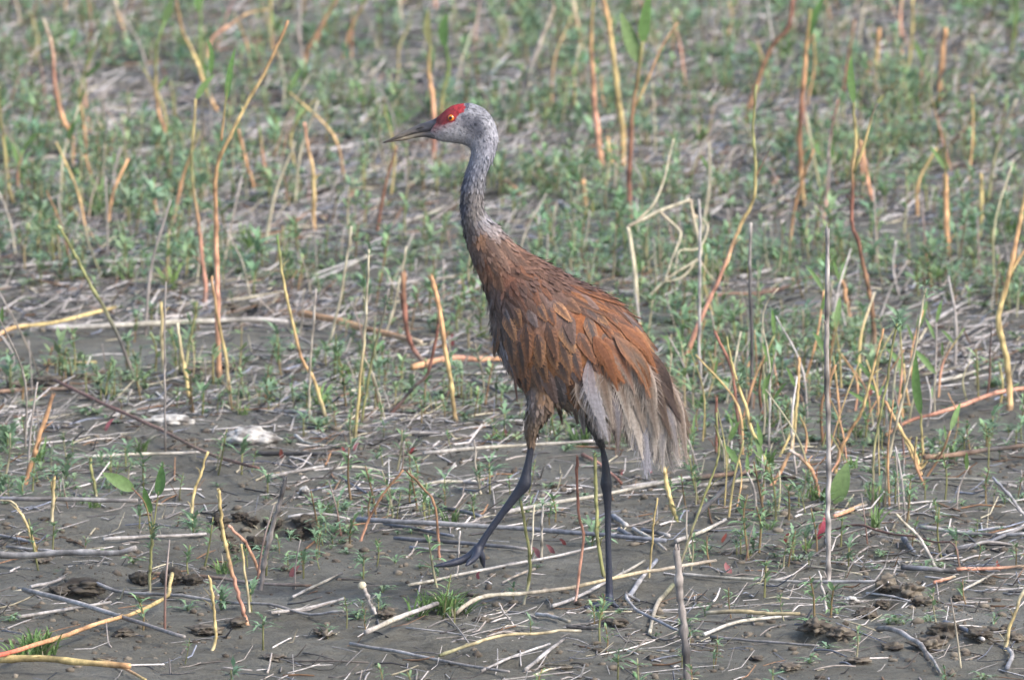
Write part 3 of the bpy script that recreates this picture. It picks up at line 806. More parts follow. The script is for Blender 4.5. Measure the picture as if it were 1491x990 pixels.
# ---- standing stalks traced from the photograph: colours base to tip, width at base/tip, points base to tip, extras
# extras: ('b', colours, width, points) a branch; ('l', colour, width, points) a leaf
STALKS = [
 ('opoyo',8,4,[(319,552),(317,440),(315,330),(313.5,268),(320,231),(339,191),(359,151),(386,104),(407,60),(419,30)],[('b','og',4,[(322,205),(328,151),(332,120)]),('l','G',8,[(329,150),(335,105),(343,68)])],'tall orange stalk forking near the top with one upright green blade'),
 ('pply',6,3,[(297,452),(298,414),(290,330),(280,268),(280,215),(283,168),(285,144)],[('l','g',9,[(285,146),(296,126),(313,108)]),('l','G',7,[(306,112),(308,80),(303,56)])],'slender pink stalk tipped with a folded green leaf'),
 ('syo',6,3,[(337,592),(325,500),(313,440),(308,402)],[],None),
 ('oops',7,5,[(106,242),(104,201),(94,178),(85,151),(79,111),(75,67),(63,28)],[],None),
 ('os',7,6,[(181,46),(172,20),(164,-8)],[],None),
 ('polg',5,4,[(248,219),(241,198),(231,161),(226,111),(230,60),(240,30)],[('l','g',9,[(238,36),(246,14),(252,-5)])],None),
 ('oyb',6,4,[(318,165),(303,137),(290,100),(278,70),(265,44),(255,-4)],[],None),
 ('lg',5,4,[(294,120),(292,80),(292,0)],[('l','G',9,[(291,20),(288,0),(292,-25)])],None),
 ('ypy',6,3,[(300,120),(308,60),(335,37),(362,20),(390,14)],[],'orange stalk arching over sideways to a drooping tip'),
 ('ob',7,4,[(442,115),(446,77),(463,47),(493,-4)],[],None),
 ('oo',6,4,[(369,275),(355,221),(347,188)],[],None),
 ('oyp',7,4,[(457,336),(456,255),(449,215),(443,178)],[],'short yellow stalk with a split top'),
 ('oo',4,3,[(143,286),(132,252),(123,226)],[],None), ('s',4,2,[(144,289),(150,250),(154,212)],[],None),
 ('yl',6,3,[(20,300),(12,268),(3,188),(-4,120)],[],None),
 ('yl',4,2,[(267,212),(255,161),(248,118)],[],None),
 ('rpol',8,5,[(631,238),(631,154),(624,101),(626,67)],[('l','l',8,[(626,68),(622,40),(624,12)])],None),
 ('olG',7,5,[(641,200),(644,141),(653,100),(649,67)],[('l','G',11,[(648,70),(646,42),(652,18)])],None),
 ('os',7,5,[(847,72),(840,34),(832,-6)],[],None),
 ('opol',8.5,5,[(876,246),(872,201),(867,161),(862,100),(860,60),(864,-5)],[],'tall jointed orange stalk standing beside a pair of yellow ones'),
 ('oyyo',9,6,[(907,247),(906,181),(899,134),(892,74),(886,34),(878,-5)],[],'thick yellow stalk with a peeling sheath'),
 ('prbl',7,5,[(917,330),(916,255),(919,181),(924,144),(931,94),(936,60)],[('b','yoo',4,[(926,154),(943,117),(963,70),(986,34)]),('l','G',13,[(935,66),(938,30),(946,-12)]),('l','g',16,[(929,92),(918,60),(903,18)])],'reddish stalk with broad pale green and dark green leaves'),
 ('yo',7,5,[(854,314),(850,262)],[],None), ('yo',7,6,[(891,240),(884,200)],[],None),
 ('nnt',9,5,[(760,152),(768,114),(785,67),(807,10)],[],None),
 ('s',6,5,[(585,34),(580,-6)],[],None), ('s',3,2,[(954,230),(954,195),(950,120)],[],None),
 ('oppyll',7,3.5,[(985,556),(1006,500),(1019,467),(1032,439),(1053,394),(1077,330),(1097,288),(1100,235),(1097,188),(1102,124)],[('b','bk',3,[(1099,260),(1112,235),(1122,214)])],'long leaning salmon pink stalk turning olive where it straightens'),
 ('obr',8,6,[(1088,168),(1105,114),(1125,67),(1147,40),(1156,-4)],[],None),
 ('yorol',7,6,[(1170,303),(1167,251),(1164,201),(1169,134),(1175,67),(1179,13)],[('l','G',9,[(1175,60),(1186,25),(1200,-6)])],None),
 ('tbbrryl',7,4,[(1273,520),(1274,491),(1269,441),(1259,397),(1249,347),(1241,325),(1241,255),(1246,201),(1243,150)],[('l','G',11,[(1243,152),(1238,110),(1240,80)]),('b','lyk',5,[(1242,252),(1256,218),(1271,164),(1278,150)]),('l','l',6,[(1277,152),(1281,146),(1287,138)])],'tall dark jointed stalk forked near its green top'),
 ('oyo',7,6,[(1274,142),(1276,94),(1280,42)],[],None), ('o',5,4,[(1260,125),(1268,86)],[],None),
 ('ooo',8,7,[(1364,156),(1370,97),(1377,42)],[],None), ('oo',8,7,[(1380,372),(1378,322),(1376,254)],[],'stout orange stub with a cleanly broken top'),
 ('ly',6,5,[(1427,345),(1429,300),(1429,254)],[],None), ('lG',6,5,[(1470,80),(1476,50),(1481,-6)],[],None),
 ('nkk',5,3,[(1357,160),(1370,111),(1397,90)],[],None), ('bb',6,4,[(1357,232),(1385,208),(1417,178)],[],None),
 ('po',5,5,[(1271,299),(1262,255),(1253,206)],[],None), ('pnr',5,3,[(1198,324),(1206,268),(1209,201),(1221,145)],[],None),
 ('ly',5,4,[(1318,128),(1326,67),(1330,-5)],[],None),
 ('nwnnw',9.5,7.5,[(1206,851),(1207,760),(1206,659),(1204,531),(1205,430),(1205,332)],[],'tall bare grey stick standing bolt upright'),
 ('nknn',14,13,[(1003,1000),(998,940),(991,870),(986,796)],[],'weathered grey post of dead wood with a splintered top'),
 ('yoyo',7,4,[(1216,692),(1222,659),(1239,625),(1256,595),(1273,531),(1286,478)],[],None),
 ('tll',5,4,[(1270,740),(1273,659),(1283,598),(1293,545),(1306,471)],[('w','',30,[(1306,471)])],None),
 ('ss',6,4,[(1288,740),(1296,659),(1313,585),(1330,518),(1341,454),(1348,420)],[('w','',32,[(1349,420)])],'straw coloured stem carrying a feathery green top'),
 ('yyl',5,4,[(1342,682),(1343,655),(1341,602)],[('l','G',12,[(1341,606),(1334,560),(1333,508)])],'yellow stalk with a single broad upright green blade'),
 ('oyo',7,5,[(1342,692),(1330,659),(1308,618),(1289,584)],[],None),
 ('oyyoy',9,6,[(1470,597),(1469,565),(1464,518),(1454,474),(1457,447),(1471,390),(1484,330),(1495,270)],[('b','yo',6,[(1470,400),(1482,380),(1496,358)])],'zigzag jointed golden stalk with a side shoot'),
 ('pyyo',6,5,[(1152,662),(1155,640),(1160,598),(1164,521)],[],None),
 ('olyyl',8,4,[(1127,704),(1107,655),(1095,628),(1085,588),(1068,538),(1058,490)],[('w','',26,[(1078,555)])],'pale green and yellow swan-necked stalk'),
 ('krr',6,5,[(1079,660),(1070,571),(1063,531),(1041,483)],[],None),
 ('nww',5,4,[(1019,573),(1019,450),(1019,330),(1017,290)],[],None), ('nkkn',5,4,[(1095,593),(1095,518),(1092,414),(1093,325)],[],None),
 ('bo',6,6,[(1237,470),(1233,440),(1228,415),(1221,404)],[],None), ('r',6,5,[(1043,662),(1043,578)],[],None),
 ('wwss',4,2,[(1120,648),(1120,531),(1110,471),(1118,440),(1134,419)],[],None), ('rk',3,2,[(1438,582),(1441,530),(1444,470)],[],None),
 ('ppow',8,6,[(1192,728),(1189,704),(1179,680),(1162,663),(1149,655)],[],'hooked orange stalk bending down into the mud'),
 ('pos',7,5,[(1124,706),(1135,690),(1149,660),(1156,630)],[],None),
 ('w',6,3,[(1204,892),(1198,860),(1192,830)],[],None),
 ('wws',6,5,[(1363,826),(1340,784),(1320,764),(1306,749)],[],None),
 ('sll',5,4,[(988,830),(1000,793),(1011,764),(1028,714),(1046,660),(1043,600)],[],None),
 ('sys',6,6,[(1462,948),(1470,915),(1480,885),(1494,852)],[],None),
 ('oy',6,4,[(1340,682),(1330,668),(1318,640)],[],None), ('oyt',6,4,[(1340,684),(1352,668),(1372,658)],[],None),
 ('wu',7,5,[(1496,756),(1470,722),(1446,695)],[],None),
 ('yys',8,3,[(52,820),(50,794),(37,760),(20,732),(-4,728)],[],'pale yellow blade curving over like a bow'),
 ('oppyyy',8,6,[(360,910),(352,878),(340,840),(330,800),(325,774),(319,715)],[],'short yellow stem turning pink towards its foot beside a grey stick'),
 ('knnk',9,8,[(379,860),(386,814),(399,761),(416,699)],[],'weathered grey stick leaning over the hollow in the mud'),
 ('syyy',6,5,[(309,948),(314,928),(312,888),(305,841)],[],None),
 ('sy',5,4,[(363,892),(357,840),(351,792)],[],None),
 ('op',6,5,[(383,846),(370,815),(355,787),(333,766)],[],None),
 ('sll',6,5,[(218,863),(219,820),(221,782)],[('w','',34,[(222,772)]),('b','ll',3,[(221,784),(226,750),(231,715)]),('b','ll',2.5,[(221,784),(222,760),(220,744)]),('b','lr',3,[(221,786),(212,735),(192,710)]),('l','G',16,[(230,722),(235,700),(236,676)]),('l','G',11,[(221,748),(214,728),(209,708)]),('l','g',18,[(196,714),(172,700),(149,688)])],'seedling with three broad dock leaves on a pale stem'),
 ('sy',6,6,[(75,763),(77,730),(79,695)],[('w','',30,[(80,686)])],None), ('sll',6,5,[(141,724),(136,696),(131,668)],[('w','',22,[(131,668)])],None),
 ('syy',6,4,[(277,764),(280,735),(285,710),(303,658)],[],None),
 ('roob',10,7,[(36,708),(50,660),(64,615),(77,574)],[],'withered orange brown blade folded in a sharp knee'),
 ('tkll',5,4,[(204,568),(188,528),(168,481),(141,431),(111,374),(84,328)],[('w','',18,[(90,340)]),('w','',12,[(141,431)])],'long leaning dark green weed stem with tiny leaves'),
 ('sy',6,4,[(237,545),(236,500),(235,440)],[],None), ('knn',4,3,[(241,664),(240,545),(241,410)],[],None),
 ('yys',6,4,[(276,580),(268,531),(258,470)],[],None), ('sll',4,3,[(268,545),(278,488),(288,440)],[('w','',18,[(281,474)])],None),
 ('syoyyG',7,4,[(476,613),(457,553),(443,530),(433,497),(415,420),(403,343)],[],'bent stalk fading from straw at the foot to bright green tip'),
 ('byoo',8,8,[(664,615),(657,565),(650,517),(640,447),(628,403)],[],'stout orange stub beside a dark crooked twig'),
 ('rkrr',6,5,[(568,605),(600,567),(623,543),(633,503),(642,449)],[],'dark crooked twig propped against an orange stub'),
 ('nrrb',6,8,[(622,532),(600,503),(590,463),(587,397)],[],None),
 ('ss',4,3,[(470,532),(487,473),(500,403),(512,330)],[],None), ('lyss',6,4,[(516,644),(527,530),(533,463),(537,363)],[('w','',26,[(538,360)])],None),
 ('lln',5,4,[(526,618),(540,530),(560,453),(566,420)],[('w','',22,[(562,440)])],None), ('sn',5,4,[(450,614),(453,517),(460,420)],[],None),
 ('sss',4,3,[(555,500),(570,460),(580,420),(592,360)],[],None),
 ('lll',7,6,[(880,842),(871,794),(869,727),(866,660)],[('w','',30,[(868,664)]),('w','',16,[(869,770)])],'thick olive stalk beside the crane standing leg'),
 ('wpprr',5,5,[(838,880),(849,790),(849,771),(842,744),(840,667)],[],'thin red brown stalk with a whitish foot between the crane legs'),
 ('wlll',6,5,[(763,880),(772,828),(768,787),(758,730)],[('w','',22,[(757,728)])],'olive stalk rising below the crane lifted foot'),
 ('pbb',5,4,[(525,788),(540,750),(557,720),(588,684)],[],None), ('pbb',5,4,[(640,816),(634,737),(615,710),(592,686)],[],None),
 ('gyyy',8,7,[(985,760),(978,735),(970,700),(960,650)],[('w','',26,[(985,745)])],'bright yellow stalk under the crane tail'),
 ('syy',4,3,[(945,843),(950,780),(957,725)],[],None), ('ws',4,3,[(770,840),(775,780),(778,735)],[],None), ('sw',5,4,[(789,812),(789,770),(790,735)],[('w','',18,[(790,735)])],None),
 ('ww',4,3,[(748,910),(735,893),(727,877)],[],None),
 ('ss',4,3,[(560,610),(548,560),(530,520)],[],None), ('nw',4,3,[(665,840),(668,800),(670,772)],[],None), ('wn',6,9,[(546,893),(538,875),(530,856)],[('h','',13,[(527,852)])],'dry stump of a weed with a pale button head'),
 ('sn',5,3,[(700,720),(694,690),(690,640)],[('w','',24,[(695,690)])],None), ('bo',5,4,[(940,540),(935,500),(930,470)],[],None),
]
TOPS = []          # feathery whorls wanted on traced stems: filled below
def stalk(code, w0, w1, pts, extras, label):
    g = G(*pts[0])
    Y = g[1]
    sc = px_scale(Y)
    lean = rng.normal(0, .10)
    hgt = max(abs(pts[0][1] - pts[-1][1]), 1)
    def pt(q):
        return P(q[0], q[1], Y + lean * sc * (pts[0][1] - q[1]) * .6)
    p3 = np.array([pt(q) for q in pts])
    g[2] = hz1(g[0], g[1])
    root = p3[0] + (p3[0] - p3[1]) / np.linalg.norm(p3[0] - p3[1]) * .03
    root[2] = min(root[2], g[2] - .012)
    p3 = np.concatenate([[root], p3])
    n = max(12, len(p3) * 5)
    t_ = np.linspace(0, 1, n)
    c = resample(p3, n)
    c += rng.normal(0, .0006, c.shape)
    c[2:-1, 0] += sc * 1.6 * perlin(t_ * 7 + rng.uniform(0, 99), t_ * 0 + 1.5)[2:-1]
    t = np.linspace(0, 1, n)
    r = (.84 if pts[0][1] > 600 else 1.08) * (w0 * (1 - t) + w1 * t) * sc / 2 * (1 + rng.normal(0, .05, n))
    for k in range(3, n - 2, int(rng.integers(5, 9))): r[k] *= 1.22
    o = thing('dead_stick' if ('grey stick' in (label or '') or 'post' in (label or '')) else 'weed_stalk', (g[0], g[1], g[2]), 'x', 'stick' if label and ('stick' in label or 'post' in label) else 'plant stalk')
    cols = grad_cols(code, n)
    if label and 'grey' in label and ('stick' in label or 'post' in label):
        cols *= np.where(rng.random((n, 1)) < .22, .45, 1.0)
        c += rng.normal(0, .0009, c.shape); r *= 1 + rng.normal(0, .10, n)
    else:
        for k in range(3, n - 2, int(rng.integers(5, 9))): cols[k] *= .55
        cols *= (1 + .5 * perlin(t_ * 9 + rng.uniform(0, 99), t_ * 0 + .5))[:, None]
        cols[:4] = cols[:4] * .5 + s2l((96, 86, 74)) * .5
    mb = MB(); tube(mb, c, r, cols, 7)
    for _ in range(int(rng.integers(1, 4)) if hgt > 60 else 1):      # peeling skin and stubs of side shoots
        k = int(rng.integers(2, n - 3)); d = norm(c[k + 1] - c[k]); sd = norm(np.array([rng.normal(), rng.normal(0, .5), .2]))
        q = rng.uniform(.008, .03)
        tube(mb, [c[k] + sd * r[k] * .7, c[k] + d * q * .6 + sd * (r[k] + q * .2), c[k] + d * q * .9 + sd * (r[k] + q * rng.uniform(.3, .9))], [r[k] * .35, r[k] * .28, r[k] * .12], cols[k] * rng.uniform(.6, 1.25), 4)
    if w1 > 4.5:      # ragged broken end
        for a in range(4):
            q = c[-1] + rng.normal(0, r[-1] * .45, 3)
            tube(mb, [q - (c[-1] - c[-2]) * .4, q + (c[-1] - c[-2]) * rng.uniform(.15, .55)], [r[-1] * .4, r[-1] * .12], cols[-1] * rng.uniform(.7, 1.2), 4)
    mb.build('stem', M_STEM, o, g)
    leafy = False
    for kind, cc, w, lp in extras:
        q = np.array([pt(z) for z in lp])
        mb = MB()
        if kind == 'b':
            cv = resample(q, 12)
            tube(mb, cv, np.linspace(w, w * .55, 12) * sc / 2, grad_cols(cc, 12), 6)
            mb.build('branch', M_STEM, o, g)
        elif kind == 'l':
            leafy = True
            cv = resample(q, 9)
            blade(mb, cv, w * sc * (1.45 if pts[0][1] < 420 else 1.1), np.array([rng.normal(0, .25), -1, .15]), PAL[cc] * .9, PAL[cc] * 1.05, fold=.12)
            mb.build('leaf', M_LEAF, o, g)
        elif kind == 'w':
            leafy = True
            whorl(mb, q[0], w * sc * 1.3)
            mb.build('leaf_tuft', M_LEAF, o, g)
        elif kind == 'h':
            ball(mb, q[0], w * sc / 2, np.array([-.2, -.8, .5]), PAL['s'], seg=12, rings=6, flat=.6)
            mb.build('seed_head', M_DRY, o, g)
    hm = hgt * sc
    if label is None:
        bend = np.abs(np.cross(norm(pts[-1] - np.array(pts[0], float)), norm(pts[len(pts) // 2] - np.array(pts[0], float)))) > .12 if len(pts) > 2 else False
        tilt = abs(pts[-1][0] - pts[0][0]) / hgt
        size = 'tall' if hm > .28 else 'short' if hm < .13 else 'medium height'
        form = 'bent' if bend else 'slanting' if tilt > .45 else 'upright'
        th = 'thin' if w0 < 5.5 else 'stout'
        label = f"{size} {th} {CNAME[code[len(code) // 2]]} {form} stalk{' with small leaves' if leafy else ''} {where(g)}"
        o['group'] = 'dry weed stalks ' + where(g)
    o['label'] = label
def whorl(mb, c, size, n=None, col=None):
    """feathery tuft: narrow lobed leaves spreading from a point"""
    col = s2l((112, 138, 106)) if col is None else col
    for k in range(n or int(rng.integers(13, 21))):
        a = rng.uniform(0, 2 * np.pi); e = rng.uniform(-.05, .9)
        L = size * rng.uniform(.4, .75)
        d = np.array([math.cos(a) * math.cos(e), math.sin(a) * math.cos(e), math.sin(e)])
        p0 = c + np.array([0, 0, rng.uniform(-.35, .15) * size])
        pts = np.array([p0, p0 + d * L * .55, p0 + d * L + np.array([0, 0, -.18 * L])])
        cc = col * rng.uniform(.7, 1.35)
        blade(mb, resample(pts, 7), L * .15, np.array([0.1, 0, 1.]), cc, cc * 1.15, jag=.5, fold=.12)
for s in STALKS: stalk(*s)

# ---- the curled straw tangle
g = G(930, 468); g[2] = hz1(g[0], g[1])
tang = thing('curled_straw', g, 'dead pale straw bent and curled into loose loops above the weeds', 'dead weed')
def tang_part(name, w, pts, y0=0.0, y1=0.0):
    p = np.array([P(x, y, g[1] + y0 + (y1 - y0) * i / (len(pts) - 1)) for i, (x, y) in enumerate(pts)])
    mb = MB(); n = len(p) * 4
    tube(mb, resample(p, n), 1.45 * np.linspace(w[0], w[1], n) * px_scale(g[1]) / 2, grad_cols('tsss', n, .08) * 1.15, 6)
    mb.build(name, M_STEM, tang, g)
tang_part('stem', (5.5, 4), [(929, 476), (928, 467), (925, 406), (919, 358), (914, 330)])
tang_part('stem', (4, 3.6), [(914, 330), (936, 320), (959, 308), (986, 298), (1005, 291)])
tang_part('stem', (4, 2.2), [(1005, 291), (1009, 315), (1019, 356), (1020, 370), (1013, 380), (989, 394), (968, 409), (944, 432)], 0, -.04)
tang_part('branch', (3, 1.6), [(925, 324), (951, 298), (966, 264), (974, 230), (981, 203)], 0, .05)
tang_part('branch', (3, 2), [(960, 308), (986, 332), (991, 344), (978, 379), (968, 409)], 0, -.05)
tang_part('branch', (2.6, 1.8), [(1010, 313), (1028, 324), (1030, 336), (1021, 358), (1010, 364), (989, 366), (983, 394)], 0, -.06)
tang_part('branch', (2, 1.2), [(1019, 379), (1028, 394), (1041, 409)], -.02, .0)
tang_part('branch', (2.2, 1.4), [(1013, 380), (1000, 398), (985, 407), (968, 410)], -.02, -.04)

# ---- stems lying on the mud, traced: colours, width, points
LYING = [
 ('yyos',9,[(33,308),(70,330),(100,345)],None),('oyob',6,[(85,295),(110,315),(150,372)],None),('wsw',10,[(67,494),(168,491),(268,484),(369,481),(419,485)],'long straight whitish straw lying across the mud'),
 ('oyyy',7,[(-8,507),(20,491),(84,481),(168,464)],'bent golden stem lying on the mud'),('nwn',8,[(-8,395),(84,385),(168,382),(285,383)],None),
 ('oyy',5,[(64,538),(100,537),(141,533)],None),('bbn',7,[(-8,579),(70,577),(144,576)],None),
 ('oooot',11,[(437,473),(500,483),(553,497),(613,515)],'long fallen orange stem lying in the weeds'),('opo',10,[(600,540),(653,523),(700,526),(738,527)],None),
 ('rrbr',6,[(80,575),(151,618),(235,659),(302,694),(376,714)],'long reddish brown stem slanting over the mud'),
 ('wsw',6,[(617,675),(701,667),(802,663),(866,658)],'straight whitish stick lying behind the crane legs'),
 ('wsw',7,[(728,767),(802,752),(862,742),(936,727),(1010,712)],'long pale split stick lying between the crane feet'),
 ('uwuu',9,[(520,774),(661,782),(802,792),(969,808)],'long bluish grey reed lying behind the lifted foot'),('ukun',7,[(574,788),(660,797),(768,809)],None),('unk',6,[(597,804),(640,808),(682,813)],None),('uku',6,[(560,768),(600,776),(660,786)],None),
 ('sww',5,[(594,861),(641,854),(735,834),(802,821),(872,804)],None),
 ('tstytt',7,[(664,902),(688,881),(718,870),(802,860),(882,851),(976,843),(1042,836)],'long tan stem lying in front of the standing foot'),('ttn',5,[(778,833),(755,842),(731,853)],None),
 ('lyys',6,[(640,978),(701,958),(751,940),(812,935),(845,940)],'curved pale yellow stem on the bare mud'),('nww',5,[(701,983),(750,962),(800,943)],None),('nwn',7,[(765,981),(795,957),(822,937)],None),
 ('nwnn',6,[(510,945),(601,965),(674,979),(741,988)],None),('nswn',9,[(533,941),(575,925),(614,910),(637,901)],'short thick greyish pink stick lying alone on mud'),
 ('wws',6,[(805,891),(839,880),(896,848),(939,821)],None),('uwu',8,[(916,876),(932,854),(956,821)],None),
 ('uwuu',5.5,[(930,893),(914,890),(912,900),(919,918),(936,932),(986,938)],'bluish grey rootlet curled in a hook'),
 ('lts',8,[(979,858),(956,888),(946,928)],None),('uw',9,[(892,757),(912,770)],None),('uk',8,[(902,777),(925,792)],None),('ukw',8,[(936,778),(974,787)],None),
 ('wsn',6,[(922,774),(945,790),(969,808)],None),('wws',7,[(782,901),(805,905),(829,910)],None),('kk',6,[(825,918),(850,921),(872,921)],None),('tn',3,[(648,898),(684,945)],None),
 ('bbkb',9,[(1346,688),(1393,687),(1444,677),(1500,666)],'dark brown branch lying bowed on the weeds'),
 ('wsww',6,[(985,842),(1060,846),(1180,848),(1283,852)],None),('syyy',7,[(1028,911),(1075,908),(1120,911),(1165,911)],'flat pale yellow straw on the bare mud'),('wsw',6,[(1025,930),(1075,910),(1155,900)],None),
 ('nnn',5,[(1035,933),(1100,940),(1192,947)],None),('nnwnk',9,[(1279,932),(1300,926),(1320,928),(1340,945),(1350,980)],'thick greyish twig arched out of the mud'),('nwn',6,[(1338,944),(1355,962),(1370,986)],None),
 ('nwkw',7,[(1340,777),(1400,788),(1445,790),(1497,786)],None),('rrrb',4,[(1185,784),(1232,767),(1276,760),(1377,769),(1398,831)],None),('wsw',7,[(985,800),(1020,785),(1056,763)],None),
 ('kkkk',9,[(1014,768),(1058,730),(1098,683)],'dark charred looking stick leaning low over the weeds'),
 ('kunk',9,[(1313,834),(1350,836),(1392,838)],None),('ppt',6,[(1392,836),(1440,834),(1497,828)],None),('ppprb',7,[(1497,577),(1444,583),(1393,598),(1326,625),(1290,650)],'pink stem bowed low across the weeds'),
 ('rbrr',6,[(1020,447),(1060,458),(1098,467),(1142,457),(1192,417)],None),
 ('Rooyy',8,[(-6,985),(84,979),(144,965),(201,952),(243,922),(247,900),(251,873)],'flame coloured red and orange stalk sweeping up from the mud'),('yooy',6,[(142,964),(174,972),(212,994)],None),('yyyo',12,[(-10,980),(60,978),(120,985),(190,990)],'thick pale yellow stem lying beside a flame coloured one'),
 ('nwnn',8,[(34,878),(117,898),(181,918),(268,946)],'long grey twig lying slantwise on mud'),('wnwnw',6,[(141,870),(184,885),(285,888),(386,898),(443,920),(500,908)],None),('nwn',6,[(27,906),(101,898),(161,886)],None),
 ('nwwn',12,[(-8,828),(84,834),(161,842),(198,833)],'thick weathered grey log half sunk in mud'),('unwn',8,[(-8,745),(101,748),(201,750)],'straight grey stick lying flat on open mud'),
 ('kkkn',8,[(372,663),(436,664),(506,665)],None),('wsw',6,[(107,672),(200,664),(302,662)],None),('bbnb',6,[(215,841),(309,851),(369,861),(453,861)],None),('wsn',5,[(426,877),(460,858),(498,838)],None),
 ('wnw',6,[(150,795),(240,792),(300,785)],None),('nw',5,[(10,800),(60,806),(130,815)],None),('nu',5,[(-4,785),(45,794)],None),('wn',6,[(45,862),(70,856),(95,845)],None),
 ('wsn',6,[(1010,716),(1080,708),(1130,700)],None),('nsw',6,[(1330,700),(1420,702),(1480,712)],None),('wwn',5,[(1215,752),(1240,745),(1262,740)],None),('pos',7,[(1215,757),(1235,750),(1260,738)],None),
 ('wnn',6,[(1395,800),(1440,790),(1490,800)],None),('kun',7,[(1380,812),(1440,802),(1495,775)],None),('wsn',5,[(1400,868),(1425,855),(1447,839)],None),('ukuw',8,[(1375,912),(1400,925),(1432,942)],None),
 ('uww',8,[(1466,985),(1474,965),(1468,952)],None),('uku',9,[(1316,792),(1322,800),(1330,808)],None),('wnw',6,[(395,700),(420,694),(470,685)],None),('wss',5,[(430,640),(445,650),(470,655)],None),
 ('wnw',7,[(452,610),(420,606),(400,603)],None),('pps',6,[(1360,854),(1390,846)],None),('wnw',6,[(720,545),(745,540),(760,536)],None),('nkn',6,[(690,560),(720,572),(748,588)],None),
 ('nsw',6,[(600,720),(640,708),(700,706)],None),('wn',6,[(672,708),(705,709)],None),('ku',7,[(640,745),(665,748),(700,757)],None),('nwn',5,[(1380,270),(1430,268),(1480,275)],None),
 ('wwn',6,[(860,640),(870,650),(880,660)],None),('rpr',6,[(848,668),(870,682),(905,712)],None),('nwnw',6,[(905,716),(950,708),(1000,706)],None),('kbk',8,[(1000,708),(1060,700),(1120,690)],None),
 ('wn',5,[(560,640),(610,632),(680,640)],None),('nsn',5,[(480,690),(520,684),(560,690)],None),('nw',6,[(395,905),(440,900),(500,880)],None),('wnw',5,[(420,760),(470,752),(510,760)],None),
]
# more lying stems further off, blurred: colours, width, two ends
for a in [('nwn',8,(370,190),(450,184)),('nwn',7,(160,230),(270,218)),('bb',6,(160,100),(230,97)),('wn',8,(525,180),(563,138)),('sn',9,(200,285),(270,272)),
          ('nnk',8,(945,118),(1035,85)),('wsw',8,(1170,270),(1220,305)),('nwn',6,(1115,215),(1160,260)),('kk',7,(1230,35),(1330,25)),('wn',7,(480,225),(560,205)),('oo',10,(727,265),(757,288)),
          ('wn',8,(815,300),(842,318)),('nsn',8,(590,330),(670,300)),('sws',7,(1150,560),(1230,530)),('nwn',7,(1350,480),(1420,440)),('wsn',7,(1360,560),(1440,538)),('wn',9,(700,420),(650,440)),
          ('nwn',7,(870,180),(920,174)),('snw',7,(40,240),(130,232)),('nn',7,(1300,310),(1380,318)),('kn',8,(1000,300),(1060,330)),('wn',7,(1380,190),(1460,200)),('sn',7,(80,200),(150,182)),
          ('wsn',7,(240,350),(300,330)),('nw',7,(330,300),(430,310)),('nsn',7,(520,340),(590,352)),('wn',7,(1080,410),(1150,390)),('nws',8,(450,420),(540,380)),('wns',6,(560,420),(660,408))]:
    LYING.append((a[0], a[1], [a[2], ((a[2][0] + a[3][0]) / 2 + rng.normal(0, 3), (a[2][1] + a[3][1]) / 2 + rng.normal(0, 2)), a[3]], None))
def lying(code, w, pts, label):
    a, b = G(*pts[0]), G(*pts[-1])
    cum = np.concatenate([[0], np.cumsum([math.hypot(q[0] - p[0], q[1] - p[1]) for p, q in zip(pts, pts[1:])])]); cum /= cum[-1]
    p3 = []
    for (x, y), t in zip(pts, cum):
        p3.append(P(x, y, a[1] * (1 - t) + b[1] * t))
    p3 = np.array(p3)
    n = max(8, len(p3) * 4)
    c = resample(p3, n)
    sc = px_scale(a[1]); r = .9 * w * sc / 2 * np.linspace(1.05, .8, n) * (1 + rng.normal(0, .07, n))
    gz = hz(c[:, 0], c[:, 1])
    up_ = np.maximum(gz + r * .9 + (.022 if label else .003) * (np.arange(n) > 0) - c[:, 2], 0)
    mx_ = np.array([up_[max(0, i - 2):i + 3].max() for i in range(n)])
    mx_ = np.convolve(np.pad(mx_, 3, mode='edge'), np.ones(7) / 7, 'valid')
    c[:, 2] += np.maximum(mx_, 0)
    e = np.clip(np.minimum(np.arange(n), np.arange(n)[::-1]) / 3, 0, 1)
    if not label: c[:, 2] = np.minimum(c[:, 2], gz + .02 + r * 1.3 + (.05 if label and ('sweeping' in label or 'leaning' in label or 'arched' in label) else .02) * e + (.2 if label and ('sweeping' in label or 'leaning' in label) else 0) * np.linspace(0, 1, n))
    c += rng.normal(0, .0003, c.shape)
    cols = grad_cols(code, n, .16)
    cols = cols * .62 + cols.mean(1, keepdims=True) * .26 if not set(code) & set('opR') else cols * .95
    cols *= np.where(rng.random((n, 1)) < .12, .55, 1)
    o = c[0].copy()
    mb = MB(); tube(mb, c, r, cols, 7)
    k = int(rng.integers(1, n - 2))
    if w > 5 and rng.random() < .6:      # a split sliver peeling off
        d = norm(c[k + 1] - c[k]); s = norm(rng.normal(size=3)) * .5 + np.array([0, 0, .4])
        tube(mb, [c[k], c[k] + d * .02 + s * .006, c[k] + d * .045 + s * .016], [r[k] * .5, r[k] * .35, r[k] * .12], cols[k] * 1.15, 4)
    ob = mb.build('fallen_stem', M_DRY, None, o)
    ob.location = o
    if label is None:
        L = np.linalg.norm(c[-1] - c[0])
        label = f"{'long' if L > .28 else 'short' if L < .12 else 'medium'} {'thick' if w > 6.5 else 'thin'} {CNAME[code[len(code) // 2]]} stem lying {where(c[n // 2])}"
        ob['group'] = 'dead stems lying ' + where(c[n // 2])
    tag(ob, label, 'dead stem')
for l in LYING: lying(*l)

